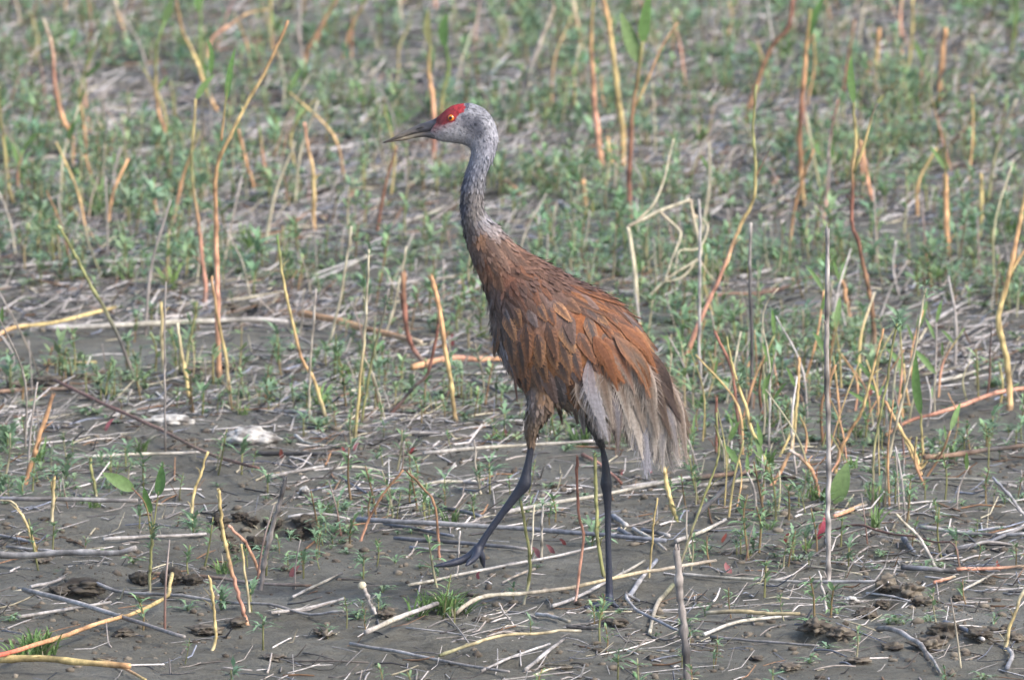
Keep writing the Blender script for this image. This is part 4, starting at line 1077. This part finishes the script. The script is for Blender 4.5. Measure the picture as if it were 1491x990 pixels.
# ---- two crusted pale lumps and the mud clods
def lump(name, px, py, wpx, hpx, dy, col, dark, mat, label, cat, group=None, seed=0, rough=.28, sub=5):
    g = G(px, py); g[2] = hz1(g[0], g[1])
    sc = px_scale(g[1])
    b = bmesh.new(); bmesh.ops.create_icosphere(b, subdivisions=sub, radius=1)
    v = np.array([x.co[:] for x in b.verts]); f = [tuple(q.index for q in fc.verts) for fc in b.faces]; b.free()
    s = seed * 7.3
    def n3(k): return (perlin(v[:, 0] * k + s, v[:, 1] * k + 3) + perlin(v[:, 1] * k + s, v[:, 2] * k + 7) + perlin(v[:, 2] * k + s, v[:, 0] * k + 11)) * .7
    d = 1 + rough * 1.5 * n3(1.3) + rough * .9 * n3(3.1) - rough * .3 * np.abs(n3(4.3)) + rough * .45 * n3(8.5)
    v = v * d[:, None] * np.array([wpx * sc / 2, dy, hpx * sc * .62])
    m = np.clip(.5 + 2.2 * perlin(v[:, 0] * 40 + s, v[:, 2] * 60 + v[:, 1] * 30), 0, 1)[:, None] ** .8
    c = dark * (1 - m) + col * m
    mb = MB(); mb.add(v + np.array([0, 0, hpx * sc * .35]), f, c)
    o = mb.build(name, mat); o.location = g
    tag(o, label, cat, group)
    return o
PALE, PDK, MUDC, MUDD = s2l((178, 175, 170)), s2l((100, 96, 92)), s2l((112, 104, 92)), s2l((78, 70, 62))
lump('crusted_lump', 367, 652, 74, 30, .04, PALE, PDK, M_LUMP, 'chalky pale grey lump with a dark hollow, larger of the two', 'lump', seed=1, rough=.22)
lump('crusted_lump', 248, 620, 66, 18, .03, PALE, PDK, M_LUMP, 'low flat chalky pale lump beside the larger one', 'lump', seed=3, rough=.22)
lump('crusted_lump', 20, 627, 22, 12, .02, PALE * .8, PDK, M_LUMP, 'small pale lump alone on the open mud', 'lump', seed=4, rough=.34)
lump('crusted_lump', 443, 722, 16, 14, .015, PALE, PDK, M_LUMP, 'tiny whitish lump beside the hollow in the mud', 'lump', seed=5, rough=.3)
lump('crusted_lump', 1240, 880, 24, 10, .015, PALE, PDK, M_LUMP, 'whitish flake of crust on a mud clod', 'lump', seed=6, rough=.3)
CL = [(1290,862,44,26),(1322,868,50,28),(1345,882,34,18),(1190,928,50,26),(1222,932,44,22),(1262,900,40,20),(1285,885,26,14),(1375,925,60,26),(1425,932,46,22),(1465,925,30,18),(1350,945,50,24),
      (250,848,40,28),(282,852,34,20),(205,852,34,26),(120,862,70,22),(85,870,40,18),(320,770,30,24),(350,760,30,14),(445,768,40,24),(430,782,30,18),(400,772,34,22),(330,790,30,16),(455,775,26,18),(365,766,26,16),(335,452,26,12),(375,448,24,10),(372,800,36,24),(340,805,30,20),
      (70,560,60,16),(30,565,40,14),(120,552,40,12),(290,545,50,14),(340,540,40,14),(470,925,40,12),(900,912,40,12),(560,902,30,12),(780,738,14,8),(690,870,26,8),(1150,700,30,12),
      (1440,850,22,12),(1480,935,30,16),(1395,875,24,10),(870,950,24,8),(60,820,30,10),(180,925,40,14),(300,925,50,16),(345,912,40,14),(430,835,24,8),(505,790,22,7),(610,770,20,7),
      (1100,960,30,9),(1150,975,40,12),(950,960,24,8),(820,975,30,8),(1250,965,44,14),(1300,945,36,14),(700,905,30,9),(150,965,36,10),(400,960,40,10)]
for i, (px, py, w, h) in enumerate(CL):
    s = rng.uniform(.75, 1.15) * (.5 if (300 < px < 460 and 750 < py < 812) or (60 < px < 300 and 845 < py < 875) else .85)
    wh = where(G(px, py))
    sz = 'large' if w >= 44 else 'small' if w < 30 else 'middling'
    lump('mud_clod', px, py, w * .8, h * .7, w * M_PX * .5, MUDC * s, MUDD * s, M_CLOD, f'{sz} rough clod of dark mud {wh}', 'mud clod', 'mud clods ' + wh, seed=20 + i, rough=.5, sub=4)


# ---- templates for the weeds
GRN = s2l((118, 140, 106))
def leafy_rosette(mb, size, c=np.zeros(3), col=None, n=None, up=.25):
    col = GRN if col is None else col
    for k in range(n or int(rng.integers(10, 17))):
        a = rng.uniform(0, 2 * np.pi); e = rng.uniform(up, up + .75)
        L = size * rng.uniform(.55, 1.05)
        h = np.array([math.cos(a), math.sin(a), 0])
        pts = np.array([c, c + h * L * .45 * math.cos(e) + np.array([0, 0, L * .5 * math.sin(e)]), c + h * L * .95 * math.cos(e * .6) + np.array([0, 0, L * .45 * math.sin(e)])])
        cc = col * rng.uniform(.65, 1.3) * np.array([rng.uniform(.85, 1.15), 1, rng.uniform(.85, 1.15)])
        blade(mb, resample(pts, 8), L * rng.uniform(.12, .2), np.array([0, 0, 1.]) + h * .3, cc * .85, cc * 1.15, jag=.5, fold=.12,
              prof=lambda t: np.sin(np.pi * np.clip(t * .93 + .05, 0, 1) ** 1.3) ** .7)
def sprout(mb_l, mb_s, h, col=None):
    col = GRN * np.array([.95, 1.02, .9]) if col is None else col
    lean = rng.normal(0, .12, 2)
    top = np.array([lean[0] * h, lean[1] * h, h])
    cv = resample(np.array([[0, 0, -.01], top * .5 + rng.normal(0, .004, 3), top]), 8)
    sc_ = mixc(PAL['l'], PAL[['r', 's', 'b', 'l'][int(rng.integers(0, 4))]], .6) * .8
    tube(mb_s, cv, np.linspace(.0022, .0011, 8), np.tile(sc_, (8, 1)), 5)
    for k in range(int(rng.integers(10, 18))):
        t = rng.uniform(.25, 1) ** .6
        p0 = cv[min(int(t * 7), 7)]
        a = rng.uniform(0, 2 * np.pi); L = rng.uniform(.018, .036) * (1.15 - .3 * t); e = rng.uniform(.0, .9)
        d = np.array([math.cos(a) * math.cos(e), math.sin(a) * math.cos(e), math.sin(e)])
        cc = col * rng.uniform(.7, 1.35)
        blade(mb_l, resample(np.array([p0, p0 + d * L * .6, p0 + d * L - np.array([0, 0, .2 * L])]), 5), L * rng.uniform(.16, .27), np.array([.05, 0, 1.]), cc, cc * 1.15, fold=.15)
def grass_tuft(mb, size, n=22):
    for k in range(n):
        a = rng.uniform(0, 2 * np.pi); e = rng.uniform(.5, 1.4); L = size * rng.uniform(.5, 1.1)
        h = np.array([math.cos(a), math.sin(a), 0]) * math.cos(e); z = np.array([0, 0, math.sin(e)])
        p0 = rng.normal(0, size * .12, 3) * np.array([1, 1, 0])
        cc = s2l((112, 142, 82)) * rng.uniform(.7, 1.35)
        if rng.random() < .12: cc = PAL['s'] * .8
        blade(mb, resample(np.array([p0, p0 + (h + z) * L * .6, p0 + h * L * 1.1 + z * L * .75]), 5), .0045, np.array([.1, 0, 1.]) + h, cc * .8, cc, fold=.2, prof=lambda t: 1 - .9 * t ** 2)
KINDS = []   # (name, meshes [(part, mesh)], label words)
SIZE_TPL = {}
def tpl(kind, i):
    l, s = MB(), MB()
    if kind == 'weed_rosette': leafy_rosette(l, rng.uniform(.028, .048)); tube(s, [[0, 0, -.012], [0, 0, .006]], [.002, .0012], PAL['l'] * .7, 5)
    elif kind == 'leafy_sprout': sprout(l, s, rng.uniform(.045, .10))
    elif kind == 'feathery_weed':
        h = rng.uniform(.02, .05); whorl(l, np.array([0, 0, h]), rng.uniform(.05, .075)); tube(s, [[0, 0, -.012], [rng.normal(0, .003), 0, h]], [.002, .0013], PAL['l'] * .8, 5)
    elif kind == 'grass_tuft': grass_tuft(l, rng.uniform(.05, .08)); tube(s, [[0, 0, -.012], [0, 0, .006]], [.004, .002], PAL['s'] * .6, 5)
    elif kind == 'bare_stem':
        h = rng.uniform(.04, .14); code = ['s', 't', 'n', 'b', 'l', 'w', 'r', 'n'][i % 8]
        d = rng.normal(0, .25, 2) * h
        cv = resample(np.array([[0, 0, -.012], [d[0] * .4 + rng.normal(0, .004), d[1] * .4, h * .5], [d[0], d[1], h]]), 7)
        tube(s, cv, np.linspace(.0021, .0013, 7), grad_cols(code + 'n', 7), 5)
    return l, s
TPL = {k: [tpl(k, i) for i in range(n)] for k, n in (('weed_rosette', 9), ('leafy_sprout', 9), ('feathery_weed', 7), ('grass_tuft', 4), ('bare_stem', 12))}
LOD = True
TPL_FAR = {k: [tpl(k, i) for i in range(len(a) + 3)] for k, a in TPL.items()}
LOD = False
LBL = dict(weed_rosette='low green rosette weed with toothed leaves', leafy_sprout='small upright leafy green weed sprout', feathery_weed='small feathery green weed with finely cut leaves',
           grass_tuft='bright green tuft of short grass', bare_stem='short bare dry stem poking up')

# where weeds grow: thick beyond the crane, thin on the trampled mud in front
def wedge(n, ymin=-1.6, ymax=17.5, marg=.45):
    y = rng.uniform(ymin, ymax, n)
    half = (y - CAM[1]) * SENS / FOC / 2 + marg
    keep = rng.random(n) < half / half.max()
    y, half = y[keep], half[keep]
    x = rng.uniform(-1, 1, len(y)) * half
    return x, y
def corridor(q, f_lab, f_other, px_lab, px_other):
    """thins what would grow or lie over the traced fallen stems"""
    d = np.ones(len(q))
    for code, w, pts, lab in LYING:
        if pts[0][1] < 440 or (lab is None and pts[0][1] < 560): continue
        a = np.array(sorted(pts), float)
        row = np.interp(q[:, 0], a[:, 0], a[:, 1])
        near = (q[:, 0] > a[0, 0]) & (q[:, 0] < a[-1, 0]) & (q[:, 1] - row > -3) & (q[:, 1] - row < (px_lab if lab else px_other))
        d *= np.where(near, f_lab if lab else f_other, 1)
    return d
def density(x, y):
    q = to_px(np.stack([x, y, np.zeros_like(x)], 1))
    d = np.interp(q[:, 1], [330, 470, 600, 700, 790, 850, 1000], [.74, .8, .78, .5, .34, .18, .10])
    d *= np.where((q[:, 0] > 1010) & (q[:, 1] > 480) & (q[:, 1] < 790), 1.45, 1)
    d *= np.clip(.66 + 2.3 * perlin(x * 1.3 + 4, y * .9 + 8) + 1.2 * perlin(x * 4 + 1, y * 2.5), .05, 1.9)
    for fx, fy, rx, ry, fh in FEATS[:6]:
        d *= 1 - .95 * np.exp(-((x - fx) / (rx * 1.3)) ** 2 - ((y - fy) / (ry * 1.6)) ** 2)
    d *= corridor(q, .12, .45, 44, 20)
    d *= np.where((q[:, 0] > 205) & (q[:, 0] < 420) & (q[:, 1] > 612) & (q[:, 1] < 690), .12, 1)
    return d, q
WX, WY = wedge(46000)
dn, wq = density(WX, WY)
kp = rng.random(len(WX)) < dn * .52
WX, WY, wq = WX[kp], WY[kp], wq[kp]
WZ = hz(WX, WY)
kinds = np.array(['weed_rosette', 'leafy_sprout', 'feathery_weed', 'grass_tuft', 'bare_stem'])
wk = rng.choice(kinds, len(WX), p=[.42, .27, .22, .03, .06])
nb_ = (wk == 'bare_stem') & (wq[:, 0] > 610) & (wq[:, 0] < 1010) & (wq[:, 1] > 560)
wk[nb_] = 'weed_rosette'
order = np.argsort(WY)
inview = (wq[:, 0] > -10) & (wq[:, 0] < 1501) & (wq[:, 1] < 1000)
made = {k: 0 for k in kinds}
stuffs = {k: (MB(), MB()) for k in kinds}
shared = {}
CAP = dict(weed_rosette=170, leafy_sprout=160, feathery_weed=110, grass_tuft=30, bare_stem=110)
_pk = {}
def packed(m):
    if id(m) not in _pk: _pk[id(m)] = m.pack()
    return _pk[id(m)]
def put_weed(k, x, y, z, i, s, rz, own):
    tl = (TPL if own else TPL_FAR)[k]; j = i % len(tl); l, st_ = tl[j]
    if own:
        if (k, j) not in shared:
            shared[(k, j)] = (l.mesh(k + '_leaves', M_LEAF) if l.v else None, st_.mesh(k + '_stem', M_STEM) if st_.v else None)
        ml, ms = shared[(k, j)]
        w = where((x, y))
        if k == 'bare_stem':
            o = link(k, ms); tag(o, f'{LBL[k]} {w}', 'dead stem', f'short dry stems {w}')
        else:
            o = thing(k, (x, y, z), f'{LBL[k]} {w}', 'grass' if k == 'grass_tuft' else 'weed', f'{k} plants {w}'.replace('_', ' '))
            if ml: link('foliage', ml, o)
            if ms: link('stem', ms, o)
        o.location = (x, y, z); o.rotation_euler = (0, 0, rz); o.scale = (s, s, s)
    else:
        c, sn = math.cos(rz), math.sin(rz)
        M = np.array([[c, -sn, 0], [sn, c, 0], [0, 0, 1]]) * s
        tint = rng.uniform(.75, 1.25) * np.array([rng.uniform(.9, 1.15), 1, rng.uniform(.85, 1.1)])
        for src, dst in ((l, stuffs[k][0]), (st_, stuffs[k][1])):
            if src.v:
                pv, pf, pc = packed(src)
                dst.add(pv @ M.T + np.array([x, y, z]), pf, pc * tint)
for n_, i in enumerate(order):
    k = wk[i]
    own = bool(inview[i]) and made[k] < CAP[k]
    made[k] += own
    s = (.6 + .95 * rng.random() ** 1.6) * (1 + .25 * np.clip((WY[i] - 2) / 8, 0, 1))
    put_weed(k, WX[i], WY[i], WZ[i], int(rng.integers(0, 99)), s, rng.uniform(0, 6.28), own)
# hand placed clumps: the bright grass in front of the crane and the seedlings that stand out
for k, px, py, s, cnt in [('grass_tuft',648,896,1.15,9),('grass_tuft',40,955,1.3,6),('weed_rosette',490,775,1.2,3),('weed_rosette',130,605,1.3,3),('feathery_weed',200,480,1.5,2),('feathery_weed',405,520,1.4,2),
                          ('weed_rosette',540,560,1.3,3),('leafy_sprout',1140,830,1.2,2),('weed_rosette',1100,905,1.0,2),('weed_rosette',1355,905,.8,1),('leafy_sprout',1130,760,1.5,3),('weed_rosette',520,900,1.0,2),
                          ('leafy_sprout',610,745,1.2,2),('leafy_sprout',700,720,1.2,2),('leafy_sprout',800,765,1.1,2),('weed_rosette',20,905,1.,2),('weed_rosette',120,735,1.1,2),('weed_rosette',280,770,1.2,2),('feathery_weed',1310,480,1.4,2),
                          ('weed_rosette',520,700,1.2,2),('weed_rosette',830,655,1.2,3),('leafy_sprout',1000,740,1.2,3),('weed_rosette',1320,780,1.0,2),('leafy_sprout',810,640,1.1,3),('weed_rosette',1130,560,1.6,4),('weed_rosette',1060,560,1.5,3)]:
    for c in range(cnt):
        g = G(px + rng.normal(0, 20 if k == 'grass_tuft' else 12) * (c > 0), py + rng.normal(0, 3) * (c > 0))
        put_weed(k, g[0], g[1], hz1(g[0], g[1]), int(rng.integers(0, 99)), s * rng.uniform(.8, 1.1), rng.uniform(0, 6.28), True)
for k in kinds:
    for (mb, mat, nm) in ((stuffs[k][0], M_LEAF, 'leaves'), (stuffs[k][1], M_STEM, 'stems')):
        if mb.v:
            o = mb.build(f'ground_cover_{nm}', mat)
            tag(o, f'mass of {LBL[k]}s covering the field beyond', 'ground cover', kind='stuff')

# ---- further dry stalks scattered through the field beyond the crane
def random_stalks(n, spots=None):
    x, y = wedge(n * 3, 2.2, 17.5, .3) if spots is None else (spots[:, 0], spots[:, 1])
    q = to_px(np.stack([x, y, np.zeros_like(x)], 1))
    ok = [i for i in range(len(x)) if not (600 < q[i, 0] < 1010 and 250 < q[i, 1] < 640) and not (180 < q[i, 0] < 460 and q[i, 1] > 560)][:n]
    thin = 1 if spots is None else .62
    for i in ok:
        h = rng.uniform(.10, .34) * (1 if spots is None else .75); w = rng.uniform(4, 8) * M_PX * thin
        code = ['oy', 'oo', 'yys', 'pol', 'bbo', 'ls', 'ss', 'nn', 'rb', 'yl', 'opG', 'nw'][int(rng.integers(0, 12))]
        z = hz1(x[i], y[i]); d = rng.normal(0, .22, 2) * h
        cv = resample(np.array([[0, 0, -.015], [d[0] * .3 + rng.normal(0, .012), d[1] * .3, h * .5], [d[0], d[1], h]]), 10)
        r = np.linspace(w, w * .6, 10) / 2; r[4] *= 1.25; r[7] *= 1.2
        o = thing('weed_stalk', (x[i], y[i], z), 'x', 'plant stalk')
        cols = grad_cols(code, 10)
        mb = MB(); tube(mb, cv, r, cols, 6); mb.build('stem', M_STEM, o)
        leaf = rng.random() < .4
        if leaf:
            for _ in range(int(rng.integers(1, 3))):
                p0 = cv[int(rng.integers(5, 10))]; L = rng.uniform(.04, .09); s = np.array([rng.normal(0, .5), rng.normal(0, .3), 1.])
                s = norm(s); mb = MB()
                blade(mb, resample(np.array([p0, p0 + s * L * .6, p0 + s * L + np.array([0, 0, -.006])]), 6), L * rng.uniform(.12, .2), np.array([.2, -1, .2]), PAL['g'] * .8, PAL['G'], fold=.15)
                mb.build('leaf', M_LEAF, o)
        w_ = where((x[i], y[i]))
        o['label'] = f"{'tall' if h > .25 else 'short' if h < .16 else 'medium'} scattered {CNAME[code[len(code) // 2]]} weed stalk{' with green leaf' if leaf else ''} {w_}"
        o['group'] = 'scattered weed stalks ' + w_
random_stalks(105)
random_stalks(60, np.array([G(rng.uniform(1012, 1430), rng.uniform(560, 770))[:2] for _ in range(60)]))

# ---- straw litter on the mud
def straws():
    x, y = wedge(80000)
    q = to_px(np.stack([x, y, np.zeros_like(x)], 1))
    d = np.interp(q[:, 1], [300, 500, 650, 800, 1000], [1.0, .95, .8, .62, .38]) * np.clip(.8 + 1.7 * perlin(x * .9 + 40, y * .7), .1, 1.5)
    d *= corridor(q, .25, .6, 22, 10) * np.where((q[:, 0] > 205) & (q[:, 0] < 420) & (q[:, 1] > 612) & (q[:, 1] < 680), .3, 1)
    k = rng.random(len(x)) < d * .62
    x, y, q = x[k], y[k], q[k]
    o = np.argsort(y); x, y, q = x[o], y[o], q[o]
    n = len(x)
    far = 1 + np.clip(y / 22, 0, .6)
    L = rng.uniform(.015, .10, n) * np.where(rng.random(n) < .85, 1, 1.8) * far; r = (.0008 + .0018 * rng.random(n) ** 1.7) * far
    a = rng.normal(0, .9, n)
    dx, dy = np.cos(a) * L / 2, np.sin(a) * L
    X = np.stack([x - dx, x + rng.normal(0, 1, n) * L * .02, x + dx], 1); Y = np.stack([y - dy, y + rng.normal(0, 1, n) * L * .03, y + dy], 1)
    Z = hz(X.ravel(), Y.ravel()).reshape(n, 3) + (r * .8)[:, None]
    Z[:, 1] = np.maximum(Z[:, 1], (Z[:, 0] + Z[:, 2]) / 2) + rng.uniform(0, .003, n); Z[:, 2] += rng.uniform(-.002, .035, n) * far * (rng.random(n) < .5)
    P3 = np.stack([X, Y, Z], 2)
    codes = list('wwwnkuwsnbwnw')
    ci = rng.integers(0, len(codes), n)
    C = np.array([PAL[c] for c in codes])[ci] * rng.choice([.35, .6, .8, .95, 1.15], (n, 1))
    big = np.where((q[:, 0] > -5) & (q[:, 0] < 1496) & (q[:, 1] < 995) & (L > .04) & (r > .0013))[0][:260]
    for i in big:
        m1 = MB(); tube(m1, resample(P3[i], 5) - P3[i, 0], np.linspace(r[i], r[i] * .7, 5), C[i], 5)
        o = m1.build('straw_bit', M_DRY); o.location = P3[i, 0]
        w_ = where((x[i], y[i]))
        tag(o, f"{'longer' if L[i] > .08 else 'short'} loose bit of {CNAME[codes[ci[i]]]} straw {w_}", 'straw', f'loose straw bits {w_}')
    rest = np.setdiff1d(np.arange(n), big); m = len(rest)
    p, rr = P3[rest], r[rest]
    tg = norm(np.gradient(p, axis=1)); sa = norm(np.cross(tg, np.array([.31, .17, .93]))); sb = np.cross(tg, sa)
    th = np.array([0, 2.094, 4.189])
    rad = rr[:, None] * np.array([1, 1, .7])
    ring = p[:, :, None] + rad[:, :, None, None] * (np.cos(th)[None, None, :, None] * sa[:, :, None] + np.sin(th)[None, None, :, None] * sb[:, :, None])
    f = np.array([(j * 3 + k, j * 3 + (k + 1) % 3, (j + 1) * 3 + (k + 1) % 3, (j + 1) * 3 + k) for j in range(2) for k in range(3)])
    mb = MB(); mb.add(ring.reshape(-1, 3), {4: (f[None] + (np.arange(m) * 9)[:, None, None]).reshape(-1, 4)}, np.repeat(C[rest], 9, 0))
    tag(mb.build('straw_litter', M_DRY), 'fine grey and tan straw litter strewn over the mud', 'straw', kind='stuff')
straws()

# ---- crumbs of mud
def crumbs():
    x, y = wedge(34000, -1.7, 7)
    d = np.clip(.35 + 1.9 * perlin(x * 1.6 + 11, y * 1.4 + 5), 0, 1)
    for fx, fy, rx, ry, fh in FEATS:
        d = np.maximum(d, np.exp(-((x - fx) / (rx * 1.5)) ** 2 - ((y - fy) / (ry * 1.5)) ** 2))
    k = rng.random(len(x)) < d
    x, y = x[k], y[k]; z = hz(x, y)
    b = bmesh.new(); bmesh.ops.create_icosphere(b, subdivisions=1, radius=1)
    v0 = np.array([q.co[:] for q in b.verts]); f0 = [tuple(w.index for w in q.verts) for q in b.faces]; b.free()
    mb = MB()
    for i in range(len(x)):
        s = .0016 + .0085 * rng.random() ** 5
        v = v0 * (1 + rng.normal(0, .22, (len(v0), 1))) * s * np.array([rng.uniform(.8, 1.6), 1, rng.uniform(.6, .95)])
        mb.add(v + np.array([x[i], y[i], z[i] + s * .2]), f0, mixc(MUDC, MUDD, rng.random()) * rng.uniform(.75, 1.2))
    tag(mb.build('mud_crumbs', M_CLOD, smooth=False), 'small crumbs of broken mud scattered over the ground', 'mud', kind='stuff')
crumbs()

# ---- small red leaves
RL = [(153,628),(505,664),(515,658),(570,548),(597,664),(738,636),(1194,775),(1457,830),(787,812),(808,806),(697,842),(824,795),(1050,792),(1143,790),(63,392),(1197,645),(905,695),(968,690),(1085,640),(1240,480),(1268,575),
      (410,668),(422,840),(540,755),(950,690),(1065,835),(660,505)]
for px, py in RL:
    g = G(px, py); z = hz1(g[0], g[1])
    L = rng.uniform(.016, .034); d = norm(np.array([rng.normal(0, .5), rng.normal(0, .3), 1.]))
    c = s2l([(134,62,62),(150,90,96),(126,66,56),(154,98,100)][int(rng.integers(0, 4))])
    mb = MB(); blade(mb, resample(np.array([[0, 0, -.004], d * L * .6, d * L + np.array([rng.normal(0, .004), 0, -.002])]), 6), L * rng.uniform(.28, .42), np.array([rng.normal(0, .3), -1, .2]), c * .8, c, fold=.15)
    o = mb.build('red_leaf', M_LEAF); o.location = (g[0], g[1], z)
    w_ = where(g)
    tag(o, f"small {'pink' if c[1] > .1 else 'red'} withered leaf sticking up {w_}", 'leaf', f'small red leaves {w_}')
for px, py, w, h, lab in [(1222,735,36,60,'broad oval green leaf leaning on the tall bare grey stick'),(1196,785,14,36,None)]:
    g = G(px, py); sc = px_scale(g[1]); z = hz1(g[0], g[1])
    c = PAL['g'] if lab else s2l((150, 62, 76))
    mb = MB(); blade(mb, resample(np.array([[-.01, 0, -.004], [.004, 0, h * sc * .5], [w * sc * .35, .01, h * sc]]), 8), w * sc * (.75 if lab else .6), np.array([.1, -1, .3]), c * .9, c, fold=.1)
    o = mb.build('broad_leaf', M_LEAF); o.location = (g[0], g[1], z)
    tag(o, lab or 'narrow crimson leaf standing beside the tall bare grey stick', 'leaf')

# ---- thin summer haze over the field
mz, nt, b = new_mat('haze_air')
nt.nodes.remove(b)
pv = N(nt, 'ShaderNodeVolumePrincipled'); pv.inputs['Color'].default_value = (.98, .98, 1.0, 1); pv.inputs['Density'].default_value = .0004
nt.links.new(pv.outputs[0], nt.nodes['Material Output'].inputs['Volume'])
b = bmesh.new(); bmesh.ops.create_cube(b, size=1)
me = bpy.data.meshes.new('haze'); b.to_mesh(me); b.free(); me.materials.append(mz)
hzo = link('haze', me); hzo.scale = (7000, 7000, 5.6); hzo.location = (0, 0, 1.4)
tag(hzo, 'thin pale haze hanging over the field', kind='stuff')
